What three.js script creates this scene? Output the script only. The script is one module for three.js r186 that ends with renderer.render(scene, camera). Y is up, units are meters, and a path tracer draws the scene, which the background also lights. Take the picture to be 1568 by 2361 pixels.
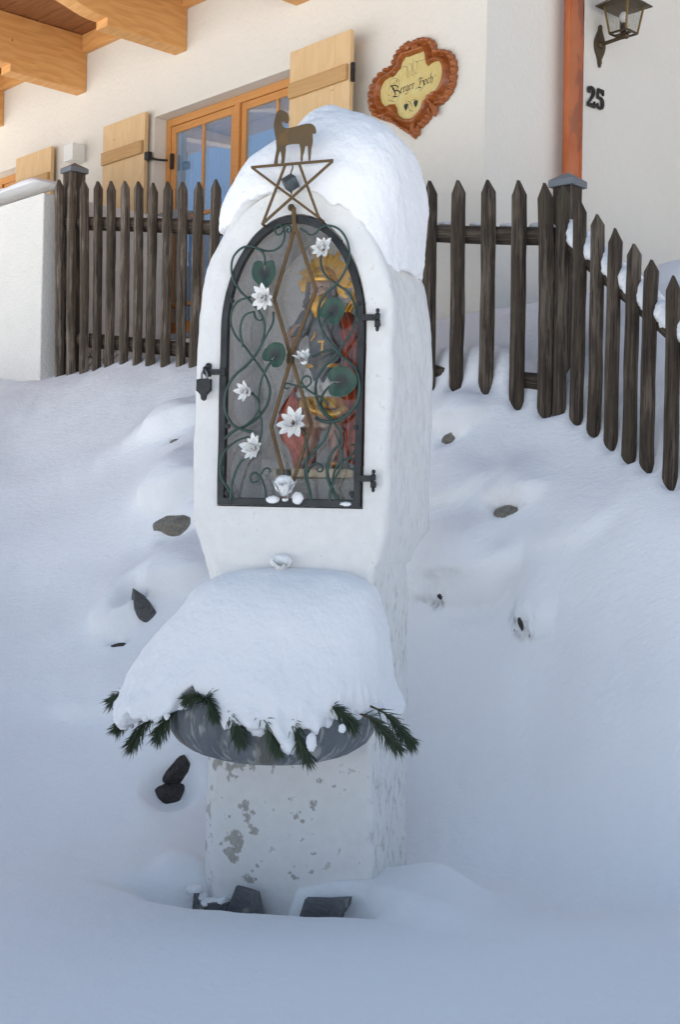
import * as THREE from 'three';
import { mergeGeometries, mergeVertices, toCreasedNormals } from 'three/addons/utils/BufferGeometryUtils.js';
import { RoundedBoxGeometry } from 'three/addons/geometries/RoundedBoxGeometry.js';
import { MarchingCubes } from 'three/addons/objects/MarchingCubes.js';
import { ImprovedNoise } from 'three/addons/math/ImprovedNoise.js';
import { FontLoader } from 'three/addons/loaders/FontLoader.js';
import { TextGeometry } from 'three/addons/geometries/TextGeometry.js';
import { Brush, Evaluator, SUBTRACTION } from 'three-bvh-csg';

// ---------------------------------------------------------------- camera, sky, sun, exposure
const scene = new THREE.Scene();
const FOV = 2 * Math.atan(1180.5 / 3000) * 180 / Math.PI;
const camera = new THREE.PerspectiveCamera(FOV, 681 / 1024, 0.1, 3000);
const ROLL = 1.3 * Math.PI / 180, EYE = 1.45;
camera.position.set(0, EYE, 0); camera.rotation.z = ROLL;
camera.updateMatrixWorld(true);
const renderer = new THREE.WebGLRenderer({ antialias: true });
renderer.toneMapping = THREE.LinearToneMapping;
renderer.toneMappingExposure = 2.55;
renderer.shadowMap.enabled = true;
const SUN_EL = 43 * Math.PI / 180, SUN_DIR = new THREE.Vector3(-0.08, Math.sin(SUN_EL), -Math.cos(SUN_EL)).normalize();
const sun = new THREE.DirectionalLight(new THREE.Color(1.0, 0.945, 0.86), 4.9);
sun.position.copy(SUN_DIR).multiplyScalar(60); sun.castShadow = true;
sun.shadow.camera.left = -25; sun.shadow.camera.right = 25; sun.shadow.camera.top = 25; sun.shadow.camera.bottom = -25; sun.shadow.camera.far = 160;
sun.shadow.mapSize.set(4096, 4096);
scene.add(sun, sun.target);
{ // clear winter sky: deep blue overhead, paler to the horizon, brighter round the sun
  const w = 512, h = 256, d = new Float32Array(w * h * 4);
  for (let j = 0; j < h; j++) for (let i = 0; i < w; i++) {
    const v = (j + 0.5) / h, u = (i + 0.5) / w, el = (v - 0.5) * Math.PI, az = (u - 0.5) * 2 * Math.PI;
    const dir = new THREE.Vector3(Math.cos(el) * Math.cos(az), Math.sin(el), Math.cos(el) * Math.sin(az));
    const e = Math.max(0, dir.y), hor = Math.pow(1 - e, 3.2), c = Math.max(0, dir.dot(SUN_DIR));
    const glow = 0.22 * Math.pow(c, 6) + 0.5 * Math.pow(c, 40);
    const k = (j * w + i) * 4;
    d[k] = 0.122 + 0.125 * hor + glow * 0.95; d[k + 1] = 0.163 + 0.135 * hor + glow * 0.95; d[k + 2] = 0.235 + 0.125 * hor + glow; d[k + 3] = 1;
  }
  const t = new THREE.DataTexture(d, w, h, THREE.RGBAFormat, THREE.FloatType);
  t.mapping = THREE.EquirectangularReflectionMapping; t.magFilter = THREE.LinearFilter; t.minFilter = THREE.LinearFilter; t.needsUpdate = true;
  scene.background = t; scene.environment = t;
}

// ---------------------------------------------------------------- helpers
function rngOf(seed) { let a = seed >>> 0; return () => { a = (a + 0x6D2B79F5) >>> 0; let t = a; t = Math.imul(t ^ (t >>> 15), t | 1); t ^= t + Math.imul(t ^ (t >>> 7), t | 61); return ((t ^ (t >>> 14)) >>> 0) / 4294967296; }; }
const PN = new ImprovedNoise();
const n3 = (x, y, z = 0) => PN.noise(x + 100.37, y + 57.13, z + 31.71);
function fbm(x, y, z = 0, o = 4) { let s = 0, a = 0.5, f = 1; for (let i = 0; i < o; i++) { s += a * n3(x * f, y * f, z * f + i * 7.3); a *= 0.5; f *= 2.03; } return s; }
const clamp = (x, a = 0, b = 1) => Math.min(b, Math.max(a, x));
const lerp = (a, b, t) => a + (b - a) * t;
const sstep = (a, b, x) => { const t = clamp((x - a) / (b - a)); return t * t * (3 - 2 * t); };
function interp(tab, x) { if (x <= tab[0][0]) return tab[0][1]; for (let i = 1; i < tab.length; i++) if (x <= tab[i][0]) { const [a, b] = tab[i - 1], [c, d] = tab[i]; return b + (d - b) * (x - a) / (c - a); } return tab[tab.length - 1][1]; }
function interpS(tab, x) { // monotone cubic through the table
  const n = tab.length; if (x <= tab[0][0]) return tab[0][1]; if (x >= tab[n - 1][0]) return tab[n - 1][1];
  let i = 1; while (x > tab[i][0]) i++; const sl = (k) => (tab[k][1] - tab[k - 1][1]) / (tab[k][0] - tab[k - 1][0]), tan = (k) => { if (k === 0) return sl(1); if (k === n - 1) return sl(n - 1); const a = sl(k), b = sl(k + 1); return a * b <= 0 ? 0 : 2 * a * b / (a + b); };
  const [x0, y0] = tab[i - 1], [x1, y1] = tab[i], h = x1 - x0, t = (x - x0) / h, t2 = t * t, t3 = t2 * t; return (2 * t3 - 3 * t2 + 1) * y0 + (t3 - 2 * t2 + t) * h * tan(i - 1) + (-2 * t3 + 3 * t2) * y1 + (t3 - t2) * h * tan(i); }
// periodic value noise for tiles
function hash(i, j, s) { let h = Math.imul(i, 374761393) + Math.imul(j, 668265263) + Math.imul(s, 974711); h = Math.imul(h ^ (h >>> 13), 1274126177); return ((h ^ (h >>> 16)) >>> 0) / 4294967296; }
function pv(x, y, px, py, s) { const i = Math.floor(x), j = Math.floor(y), u = x - i, v = y - j, a = u * u * (3 - 2 * u), b = v * v * (3 - 2 * v), m = (k, p) => ((k % p) + p) % p;
  const i0 = m(i, px), i1 = m(i + 1, px), j0 = m(j, py), j1 = m(j + 1, py);
  return lerp(lerp(hash(i0, j0, s), hash(i1, j0, s), a), lerp(hash(i0, j1, s), hash(i1, j1, s), a), b); }
function pf(u, v, fx, fy, o, s) { let r = 0, a = 0.5, t = 0; for (let k = 0; k < o; k++) { r += a * pv(u * fx, v * fy, fx, fy, s + k); t += a; a *= 0.55; fx *= 2; fy *= 2; } return r / t; }
const toS = (c) => 255 * (c <= 0.0031308 ? 12.92 * c : 1.055 * Math.pow(c, 1 / 2.4) - 0.055);
function tex(w, h, fn, color = true, repeat = [1, 1]) {
  const d = new Uint8Array(w * h * 4);
  for (let j = 0; j < h; j++) for (let i = 0; i < w; i++) { const c = fn((i + 0.5) / w, (j + 0.5) / h), k = (j * w + i) * 4;
    if (color) { d[k] = clamp(toS(c[0]), 0, 255); d[k + 1] = clamp(toS(c[1]), 0, 255); d[k + 2] = clamp(toS(c[2]), 0, 255); } else { const g = clamp(c) * 255; d[k] = d[k + 1] = d[k + 2] = g; } d[k + 3] = 255; }
  const t = new THREE.DataTexture(d, w, h, THREE.RGBAFormat); t.wrapS = t.wrapT = THREE.RepeatWrapping; t.magFilter = THREE.LinearFilter; t.minFilter = THREE.LinearMipmapLinearFilter; t.generateMipmaps = true;
  t.repeat.set(...repeat); if (color) t.colorSpace = THREE.SRGBColorSpace; t.needsUpdate = true; return t;
}
const mix3 = (a, b, t) => [lerp(a[0], b[0], t), lerp(a[1], b[1], t), lerp(a[2], b[2], t)];
// a sight line through the photograph (1568 x 2361 units), to place things at their real distance
function ray(px, py) { const x = (px - 784) * 1.00126 / 3000, y = -(py - 1180.5) / 3000, c = Math.cos(ROLL), s = Math.sin(ROLL); return new THREE.Vector3(c * x - s * y, s * x + c * y, -1); }
function at(px, py, d) { return ray(px, py).multiplyScalar(d).add(new THREE.Vector3(0, EYE, 0)); }
class Frame { // a turned set of axes standing in the world
  constructor(o, deg) { this.o = o; this.turn = deg * Math.PI / 180; const c = Math.cos(this.turn), s = Math.sin(this.turn); this.X = new THREE.Vector3(c, 0, -s); this.Y = new THREE.Vector3(0, 1, 0); this.Z = new THREE.Vector3(s, 0, c); }
  world(x, y, z) { return this.o.clone().addScaledVector(this.X, x).addScaledVector(this.Y, y).addScaledVector(this.Z, z); }
  local(p) { const r = p.clone().sub(this.o); return new THREE.Vector3(r.dot(this.X), r.dot(this.Y), r.dot(this.Z)); }
  hit(px, py, axis, off) { const N = this[axis], d = ray(px, py), e = new THREE.Vector3(0, EYE, 0), t = (off - e.clone().sub(this.o).dot(N)) / d.dot(N); return this.local(d.multiplyScalar(t).add(e)); }
}
const O0 = new Frame(new THREE.Vector3(), 0);
const cornerP = at(1110, 600, 7.6), HF = new Frame(new THREE.Vector3(cornerP.x, 0, cornerP.z), -47);   // house: facade along -X at z = 0, side wall along -Z at x = 0
const shrP = at(670, 1170, 4.62), SF = new Frame(new THREE.Vector3(shrP.x, 0, shrP.z), -17);           // shrine: front face at z = 0
const hp = (px, py, z = 0) => HF.hit(px, py, 'Z', z), hq = (px, py, x = 0) => HF.hit(px, py, 'X', x), sp = (px, py, z = 0) => SF.hit(px, py, 'Z', z);

const used = {};
const numbered = (n) => { const k = used[n] = (used[n] ?? -1) + 1; return k ? `${n}_${String(k).padStart(3, '0')}` : n; };
function thing(name, label, category, frame, base, group) {
  const o = new THREE.Group(); o.name = numbered(name); o.userData = { label, category }; if (group) o.userData.group = group;
  o.position.copy(frame.world(...base)); o.rotation.y = frame.turn; o.base = base; scene.add(o); return o;
}
function shade(m) { m.castShadow = m.receiveShadow = true; return m; }
function fix(g) { if (g.index) g = g.toNonIndexed(); for (const k of Object.keys(g.attributes)) if (!['position', 'normal', 'uv', 'color'].includes(k)) g.deleteAttribute(k); if (!g.attributes.normal) g.computeVertexNormals(); if (!g.attributes.uv) g.setAttribute('uv', new THREE.Float32BufferAttribute(new Float32Array(g.attributes.position.count * 2), 2)); return g; }
function merge(gs) { return gs.length === 1 ? gs[0] : mergeGeometries(gs.map(fix)); }
function part(parent, name, geo, mat, opt = {}) { // geometry in frame axes; opt.sub: parent is itself a part
  const root = opt.root ?? parent, b = root.base;
  geo = Array.isArray(geo) ? merge(geo) : geo;
  if (b) geo.translate(-b[0], -b[1], -b[2]);
  const m = shade(new THREE.Mesh(geo, mat)); m.name = name; if (opt.label) m.userData.label = opt.label; if (opt.kind) m.userData.kind = opt.kind; parent.add(m); return m;
}
function single(name, label, category, frame, base, geo, mat, group) {
  geo = Array.isArray(geo) ? merge(geo) : geo; geo.translate(-base[0], -base[1], -base[2]);
  const m = shade(new THREE.Mesh(geo, mat)); m.name = numbered(name); m.userData = { label, category }; if (group) m.userData.group = group;
  m.position.copy(frame.world(...base)); m.rotation.y = frame.turn; scene.add(m); return m;
}
function boxUV(g, s = 1, swap = false) { g = g.index ? g.toNonIndexed() : g; if (!g.attributes.normal) g.computeVertexNormals(); const p = g.attributes.position, n = g.attributes.normal, uv = new Float32Array(p.count * 2);
  for (let i = 0; i < p.count; i += 3) { const ax = Math.abs(n.getX(i)), ay = Math.abs(n.getY(i)), az = Math.abs(n.getZ(i));
    for (let k = i; k < i + 3; k++) { let u, v; if (ay > ax && ay > az) { u = p.getX(k); v = p.getZ(k); } else if (ax > az) { u = p.getZ(k); v = p.getY(k); } else { u = p.getX(k); v = p.getY(k); } uv[k * 2] = (swap ? v : u) * s; uv[k * 2 + 1] = (swap ? u : v) * s; } }
  g.setAttribute('uv', new THREE.BufferAttribute(uv, 2)); return g; }
function box(x0, x1, y0, y1, z0, z1, r = 0) { const w = x1 - x0, h = y1 - y0, d = z1 - z0; const g = r ? new RoundedBoxGeometry(w, h, d, 2, Math.min(r, w / 2.01, h / 2.01, d / 2.01)) : new THREE.BoxGeometry(w, h, d); g.translate((x0 + x1) / 2, (y0 + y1) / 2, (z0 + z1) / 2); return boxUV(g); }
function extrude(pts, depth, z0 = 0, bevel = 0, holes = []) { const s = new THREE.Shape(pts.map((p) => new THREE.Vector2(p[0], p[1]))); for (const h of holes) s.holes.push(new THREE.Path(h.map((p) => new THREE.Vector2(p[0], p[1]))));
  const g = new THREE.ExtrudeGeometry(s, { depth: depth - 2 * bevel, bevelEnabled: bevel > 0, bevelSize: bevel, bevelOffset: -bevel, bevelThickness: bevel, bevelSegments: 2, curveSegments: 8 }); g.translate(0, 0, z0 + bevel); return g; }
function bar(a, b, w, h = w, up = null) { // a square bar from a to b
  const d = b.clone().sub(a), L = d.length(); d.normalize(); const u = (up ?? (Math.abs(d.z) < 0.9 ? new THREE.Vector3(0, 0, 1) : new THREE.Vector3(0, 1, 0))).clone(); const r = new THREE.Vector3().crossVectors(d, u).normalize(), t = new THREE.Vector3().crossVectors(r, d);
  const g = new RoundedBoxGeometry(w, L, h, 1, Math.min(w, h) * 0.18); const m = new THREE.Matrix4().makeBasis(r, d, t).setPosition(a.clone().add(b).multiplyScalar(0.5)); g.applyMatrix4(m); return g; }
function tube(pts, r0, r1 = r0, seg = 6, radial = 7, wob = 0) { // tapered round rod through points
  const c = new THREE.CatmullRomCurve3(pts, false, 'centripetal'), n = Math.max(4, pts.length * seg), fr = c.computeFrenetFrames(n), P = [], I = [], U = []; const L = c.getLength();
  for (let i = 0; i <= n; i++) { const p = c.getPointAt(i / n), t = i / n; let r = typeof r0 === 'function' ? r0(t) : lerp(r0, r1, t); if (wob) r *= 1 + wob * n3(i * 0.7, p.x * 9, p.y * 9);
    for (let k = 0; k <= radial; k++) { const a = k / radial * 2 * Math.PI; const q = p.clone().addScaledVector(fr.normals[i], Math.cos(a) * r).addScaledVector(fr.binormals[i], Math.sin(a) * r); P.push(q.x, q.y, q.z); U.push(k / radial * 2 * Math.PI * r * 4, t * L); } }
  for (let i = 0; i < n; i++) for (let k = 0; k < radial; k++) { const a = i * (radial + 1) + k, b = a + radial + 1; I.push(a, b, a + 1, b, b + 1, a + 1); }
  for (const [i, s] of [[0, 1], [n, -1]]) { const p = c.getPointAt(i / n), ci = P.length / 3; P.push(p.x, p.y, p.z); U.push(0, 0); for (let k = 0; k < radial; k++) { const a = i * (radial + 1) + k; s > 0 ? I.push(ci, a, a + 1) : I.push(ci, a + 1, a); } }
  const g = new THREE.BufferGeometry(); g.setAttribute('position', new THREE.Float32BufferAttribute(P, 3)); g.setAttribute('uv', new THREE.Float32BufferAttribute(U, 2)); g.setIndex(I); g.computeVertexNormals(); return g; }
function loft(rings, uvf, capA = true, capB = true) { // closed rings of Vector3, same count
  const n = rings[0].length, P = [], U = [], I = [];
  rings.forEach((R, j) => { for (let k = 0; k <= n; k++) { const p = R[k % n]; P.push(p.x, p.y, p.z); const u = uvf ? uvf(j, k, p) : [k / n, j / rings.length]; U.push(...u); } });
  for (let j = 0; j < rings.length - 1; j++) for (let k = 0; k < n; k++) { const a = j * (n + 1) + k, b = a + n + 1; I.push(a, a + 1, b, b, a + 1, b + 1); }
  for (const [on, j, s] of [[capA, 0, -1], [capB, rings.length - 1, 1]]) if (on) { const c = new THREE.Vector3(); rings[j].forEach((p) => c.add(p)); c.divideScalar(n); const ci = P.length / 3; P.push(c.x, c.y, c.z); U.push(...(uvf ? uvf(j, 0, c) : [0, 0])); for (let k = 0; k < n; k++) { const a = j * (n + 1) + k; s > 0 ? I.push(ci, a, a + 1) : I.push(ci, a + 1, a); } }
  const g = new THREE.BufferGeometry(); g.setAttribute('position', new THREE.Float32BufferAttribute(P, 3)); g.setAttribute('uv', new THREE.Float32BufferAttribute(U, 2)); g.setIndex(I);
  smoothNormals(g); return g; }
function smoothNormals(g) { // same place, same normal (closes the seam)
  g.computeVertexNormals(); const p = g.attributes.position, n = g.attributes.normal, m = new Map();
  for (let i = 0; i < p.count; i++) { const k = `${Math.round(p.getX(i) * 5e4)},${Math.round(p.getY(i) * 5e4)},${Math.round(p.getZ(i) * 5e4)}`; const e = m.get(k); if (e) { e.v.x += n.getX(i); e.v.y += n.getY(i); e.v.z += n.getZ(i); e.i.push(i); } else m.set(k, { v: new THREE.Vector3(n.getX(i), n.getY(i), n.getZ(i)), i: [i] }); }
  for (const e of m.values()) if (e.i.length > 1) { e.v.normalize(); for (const i of e.i) n.setXYZ(i, e.v.x, e.v.y, e.v.z); } return g; }
function lathe(pts, seg = 24) { return new THREE.LatheGeometry(pts.map((p) => new THREE.Vector2(p[0], p[1])), seg); }
function ball(r, x, y, z, sx = 1, sy = 1, sz = 1, d = 12) { const g = new THREE.SphereGeometry(r, d, Math.max(6, d * 0.7 | 0)); g.scale(sx, sy, sz); g.translate(x, y, z); return g; }
function lump(seed, amp, freq, detail = 3, flat = 0) { // an uneven stone or clod of unit radius
  let g = new THREE.IcosahedronGeometry(1, detail); g.deleteAttribute('normal'); g.deleteAttribute('uv'); g = mergeVertices(g, 1e-4); const p = g.attributes.position, v = new THREE.Vector3(), r = rngOf(seed), planes = [];
  for (let k = 0; k < flat; k++) planes.push([new THREE.Vector3(r() - 0.5, r() - 0.5, r() - 0.5).normalize(), flat > 8 ? 0.50 + 0.24 * r() : 0.55 + 0.3 * r()]);
  for (let i = 0; i < p.count; i++) { v.fromBufferAttribute(p, i); v.multiplyScalar(1 + amp * fbm(v.x * freq + seed * 3.1, v.y * freq, v.z * freq, 4)); for (const [n, d] of planes) { const e = v.dot(n) - d; if (e > 0) v.addScaledVector(n, -e * 0.9); } p.setXYZ(i, v.x, v.y, v.z); }
  g.computeVertexNormals(); return g; }

// ---------------------------------------------------------------- materials
const M = {};
const snowBump = tex(512, 512, (u, v) => 0.45 * pf(u, v, 12, 12, 4, 1) + 0.35 * pf(u, v, 60, 60, 2, 7) + 0.2 * pf(u, v, 200, 200, 1, 9), false);
M.snow = new THREE.MeshPhysicalMaterial({ color: new THREE.Color().setRGB(0.90, 0.902, 0.905), roughness: 0.85, bumpMap: snowBump, bumpScale: 0.006, specularIntensity: 0.3 });
const plBump = tex(512, 512, (u, v) => 0.5 * pf(u, v, 24, 24, 4, 11) + 0.5 * pf(u, v, 120, 120, 2, 5), false, [1.6, 1.6]);
const wallMap = tex(512, 512, (u, v) => { const a = pf(u, v, 4, 4, 5, 21), b = pf(u, v, 60, 60, 2, 3); return mix3([0.68, 0.65, 0.58], [0.725, 0.695, 0.625], a * 0.7 + b * 0.3); }, true, [0.5, 0.5]);
M.wall = new THREE.MeshStandardMaterial({ map: wallMap, roughness: 0.93, bumpMap: tex(512, 512, (u, v) => 0.6 * pf(u, v, 5, 5, 3, 13) + 0.4 * pf(u, v, 70, 70, 3, 15), false, [0.6, 0.6]), bumpScale: 0.007 });
const twMap = tex(256, 256, (u, v) => mix3([0.72, 0.70, 0.65], [0.78, 0.76, 0.71], pf(u, v, 5, 5, 5, 33)));
M.terrace = new THREE.MeshStandardMaterial({ map: twMap, roughness: 0.93, bumpMap: plBump, bumpScale: 0.008 });
// whitewashed shrine: limewash that flakes off in patches
const PW = 2.7, PH = 3.0, PY0 = -0.35;
const peelAt = (x, y) => { // how strongly the limewash has come off here
  let s = 0; const spots = [[-0.19, 0.53, 0.11, 0.028, 0.9], [-0.20, 0.49, 0.03, 0.03, 0.7], [-0.17, 0.27, 0.07, 0.10, 0.75], [-0.16, 0.16, 0.07, 0.06, 0.7], [-0.14, 0.37, 0.035, 0.05, 0.6], [0.04, 0.50, 0.03, 0.03, 0.55], [0.13, 0.49, 0.05, 0.04, 0.5], [0.06, 0.20, 0.04, 0.06, 0.5], [0.12, 0.28, 0.06, 0.05, 0.38], [0.07, 0.05, 0.05, 0.10, 0.5], [0.15, 0.40, 0.07, 0.06, 0.34], [0.02, 0.38, 0.05, 0.05, 0.34], [0.2, 0.12, 0.08, 0.05, 0.3]];
  for (const [a, b, rx, ry, k] of spots) { const e = ((x - a) / rx) ** 2 + ((y - b) / ry) ** 2; s = Math.max(s, k * Math.exp(-e * 0.9)); }
  const side = sstep(0.29, 0.34, x) * (1 - sstep(1.15, 1.3, y)), left = sstep(-0.25, -0.30, x) * (1 - sstep(1.0, 1.3, y));
  return { s, side, left, up: sstep(0.345, 0.40, x) * sstep(1.25, 1.4, y) };
};
const pil = (u, v) => { const x = (u - 0.5) * PW, y = v * PH + PY0, w = peelAt(x, y);
  const n = fbm(x * 21, y * 21, 1.5, 6) * 1.15 + 0.5, nv = fbm(x * 34, y * 13, 4.5, 5) + 0.5, f = fbm(x * 90, y * 60, 8.8, 2) + 0.5;
  let peel = sstep(0.02, 0.09, w.s * 0.56 + n * 0.66 - 0.63 + (f - 0.5) * 0.22) * (w.s > 0.05 ? 1 : 0);
  peel = Math.max(peel, (w.side * 0.38 + w.left * 0.8) * sstep(0.66, 0.74, nv * 0.62 + f * 0.42 + (y < 0.45 ? 0.05 : 0)));
  const speck = Math.max((w.up * 0.22 + w.side * 0.32) * sstep(0.62, 0.78, nv * 0.6 + 0.45 * f), sstep(0.80, 0.86, f * 0.75 + n * 0.3) * 0.35, (1 - sstep(0.55, 0.75, y)) * sstep(0.72, 0.78, f * 0.42 + n * 0.55) * 0.6);
  return { peel, speck, n, nv, f, x, y, w }; };
const pilMap = tex(1024, 1408, (u, v) => { const { peel, speck, n, nv, f, w } = pil(u, v);
  let c = mix3([0.765, 0.755, 0.725], [0.815, 0.81, 0.79], n); c = mix3(c, [0.66, 0.655, 0.63], (w.side * 0.4 + w.up * 0.35) * sstep(0.42, 0.7, nv));
  c = mix3(c, [0.40, 0.36, 0.29], 0.75 * speck); c = mix3(c, mix3([0.33, 0.31, 0.275], [0.50, 0.48, 0.44], f), peel); return c; });
const pilBump = tex(1024, 1408, (u, v) => { const { peel, speck, f, n } = pil(u, v); return 0.72 + 0.16 * (f - 0.5) + 0.16 * (n - 0.5) - 0.35 * peel - 0.12 * speck; }, false);
M.pillar = new THREE.MeshStandardMaterial({ map: pilMap, roughness: 0.92, bumpMap: pilBump, bumpScale: 0.008 });
const nicheMap = tex(512, 512, (u, v) => mix3([0.72, 0.705, 0.68], [0.83, 0.815, 0.79], clamp(0.5 + (pf((u + v * 0.35) % 1, v, 5, 14, 4, 9) - 0.5) * 2)));
M.niche = new THREE.MeshStandardMaterial({ map: nicheMap, roughness: 0.95, bumpMap: plBump, bumpScale: 0.006, side: THREE.DoubleSide });
// weathered fence wood, grain along v (1 m per tile)
const fenceFn = (u, v) => { const g = pf(u, v, 34, 5, 5, 41), f = pf(u, v, 90, 10, 3, 43), bl = pf(u, v, 5, 7, 5, 47); return { g, f, bl, grey: sstep(0.48, 0.68, bl * 0.55 + g * 0.5), crack: sstep(0.63, 0.69, f) }; };
const fenceMap = tex(256, 1024, (u, v) => { const { g, bl, grey, crack } = fenceFn(u, v); let c = mix3([0.034, 0.024, 0.016], [0.088, 0.062, 0.041], g); c = mix3(c, [0.165, 0.13, 0.097], grey * 0.7); c = mix3(c, [0.014, 0.010, 0.008], crack * 0.8); return mix3(c, [0.09, 0.085, 0.045], 0.25 * sstep(0.6, 0.8, 1 - bl)); });
const fenceBump = tex(256, 1024, (u, v) => { const { g, crack, f } = fenceFn(u, v); return 0.4 * g + 0.4 * f - 0.35 * crack + 0.25; }, false);
M.fence = new THREE.MeshStandardMaterial({ map: fenceMap, roughness: 0.9, bumpMap: fenceBump, bumpScale: 0.006 });
const fenceMap2 = tex(256, 1024, (u, v) => { const { g, bl, grey, crack } = fenceFn(v * 0 + ((u + 0.37) % 1), (v + 0.21) % 1); let c = mix3([0.055, 0.040, 0.028], [0.125, 0.092, 0.064], g); c = mix3(c, [0.25, 0.205, 0.16], grey * 0.8); return mix3(c, [0.020, 0.015, 0.011], crack * 0.8); });
M.fenceGrey = new THREE.MeshStandardMaterial({ map: fenceMap2, roughness: 0.9, bumpMap: fenceBump, bumpScale: 0.006 });
M.fenceTip = new THREE.MeshStandardMaterial({ color: new THREE.Color().setRGB(0.035, 0.028, 0.023), roughness: 0.95 });
function woodTex(a, b, knot, sx, sy, seed) { return tex(512, 512, (u, v) => { const w = pf(u, v, 3, 2, 3, seed) * 0.5, g = 0.5 + 0.5 * Math.sin((v * 26 + w * 16 + pf(u, v, 2, 40, 2, seed + 3) * 3) * 2), f = pf(u, v, 4, 110, 2, seed + 5);
  let c = mix3(a, b, clamp(g * 0.55 + f * 0.45)); for (const [x, y] of [[0.2, 0.3], [0.62, 0.7], [0.85, 0.15]]) { const e = Math.hypot((u - x) * 2.2, v - y); c = mix3(c, knot, 0.85 * (1 - sstep(0.008, 0.022, e))); } return c; }, true, [sx, sy]); }
M.beam = new THREE.MeshStandardMaterial({ map: woodTex([0.60, 0.285, 0.085], [0.72, 0.39, 0.14], [0.26, 0.09, 0.02], 0.9, 1.5, 61), roughness: 0.6 });
M.deck = new THREE.MeshStandardMaterial({ map: woodTex([0.23, 0.088, 0.030], [0.32, 0.130, 0.044], [0.10, 0.035, 0.014], 0.9, 2, 71), roughness: 0.65 });
M.shutter = new THREE.MeshStandardMaterial({ map: woodTex([0.63, 0.43, 0.215], [0.69, 0.49, 0.265], [0.5, 0.31, 0.14], 2.2, 0.6, 81), roughness: 0.6 });
M.batten = new THREE.MeshStandardMaterial({ map: woodTex([0.45, 0.26, 0.10], [0.53, 0.33, 0.14], [0.3, 0.15, 0.05], 1.4, 4, 91), roughness: 0.6 });
M.sash = new THREE.MeshStandardMaterial({ map: woodTex([0.53, 0.225, 0.055], [0.60, 0.275, 0.08], [0.4, 0.15, 0.03], 1, 4, 95), roughness: 0.5 });
const cuFn = (u, v) => sstep(0.51, 0.58, pf(u, v, 4, 6, 5, 101) * 0.72 + pf(u, v, 12, 7, 3, 107) * 0.28);
M.copper = new THREE.MeshStandardMaterial({ map: tex(256, 512, (u, v) => mix3(mix3([0.56, 0.15, 0.06], [0.74, 0.25, 0.11], pf(u, v, 3, 8, 4, 111)), [0.20, 0.095, 0.075], cuFn(u, v) * 0.42)), metalness: 0.85, roughness: 0.27 });
M.iron = new THREE.MeshStandardMaterial({ map: tex(256, 256, (u, v) => mix3([0.013, 0.015, 0.016], [0.048, 0.053, 0.055], pf(u, v, 9, 9, 4, 121))), metalness: 0.35, roughness: 0.5 });
M.black = new THREE.MeshStandardMaterial({ color: new THREE.Color().setRGB(0.022, 0.021, 0.02), metalness: 0.3, roughness: 0.5 });
const rust = (u, v) => mix3(mix3([0.070, 0.046, 0.023], [0.150, 0.098, 0.043], pf(u, v, 6, 6, 4, 131)), [0.20, 0.105, 0.032], sstep(0.50, 0.70, pf(u, v, 10, 10, 3, 137)));
M.rust = new THREE.MeshStandardMaterial({ map: tex(256, 256, rust), metalness: 0.3, roughness: 0.62 });
M.bronze = new THREE.MeshStandardMaterial({ map: tex(256, 256, (u, v) => mix3([0.055, 0.043, 0.028], [0.12, 0.088, 0.045], pf(u, v, 7, 7, 4, 141))), metalness: 0.55, roughness: 0.45 });
M.brass = new THREE.MeshStandardMaterial({ color: new THREE.Color().setRGB(0.23, 0.15, 0.045), metalness: 0.6, roughness: 0.42 });
const grn = (u, v) => mix3([0.022, 0.050, 0.042], [0.048, 0.092, 0.076], pf(u, v, 6, 6, 4, 151));
M.vine = new THREE.MeshStandardMaterial({ map: tex(256, 256, grn), metalness: 0.15, roughness: 0.5 });
M.leaf = new THREE.MeshStandardMaterial({ vertexColors: true, roughness: 0.55, metalness: 0.1, side: THREE.DoubleSide });
M.petal = new THREE.MeshStandardMaterial({ map: tex(256, 256, (u, v) => mix3([0.80, 0.80, 0.78], [0.33, 0.31, 0.28], 0.75 * sstep(0.62, 0.8, pf(u, v, 14, 5, 4, 161)))), roughness: 0.55, side: THREE.DoubleSide });
M.stamen = new THREE.MeshStandardMaterial({ color: new THREE.Color().setRGB(0.14, 0.062, 0.042), roughness: 0.7 });
const stoneFn = (u, v, s) => pf(u, v, 5, 5, 5, s) * 0.6 + pf(u, v, 40, 40, 2, s + 9) * 0.4;
const stBump = tex(256, 256, (u, v) => stoneFn(u, v, 171), false, [3, 3]);
M.rockBrown = new THREE.MeshStandardMaterial({ map: tex(256, 256, (u, v) => mix3([0.13, 0.115, 0.095], [0.30, 0.27, 0.225], clamp(stoneFn(u, v, 173) * 1.6 - 0.3)), true, [3, 3]), roughness: 0.9, bumpMap: stBump, bumpScale: 0.02 });
M.rockGrey = new THREE.MeshStandardMaterial({ map: tex(256, 256, (u, v) => mix3([0.05, 0.048, 0.048], [0.17, 0.165, 0.16], clamp(stoneFn(u, v, 177) * 1.6 - 0.3)), true, [3, 3]), roughness: 0.9, bumpMap: stBump, bumpScale: 0.02 });
M.rockDark = new THREE.MeshStandardMaterial({ map: tex(256, 256, (u, v) => mix3([0.018, 0.015, 0.014], [0.075, 0.062, 0.057], clamp(stoneFn(u, v, 179) * 1.6 - 0.3)), true, [3, 3]), roughness: 0.85, bumpMap: stBump, bumpScale: 0.02 });
M.slate = new THREE.MeshStandardMaterial({ map: tex(256, 256, (u, v) => mix3(mix3([0.075, 0.08, 0.088], [0.15, 0.155, 0.16], clamp(pf(u, v, 4, 6, 5, 181) * 1.5 - 0.25)), [0.26, 0.25, 0.22], sstep(0.62, 0.75, pf(u, v, 6, 2, 4, 187))), true, [2, 2]), roughness: 0.75, bumpMap: stBump, bumpScale: 0.012 });
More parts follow.
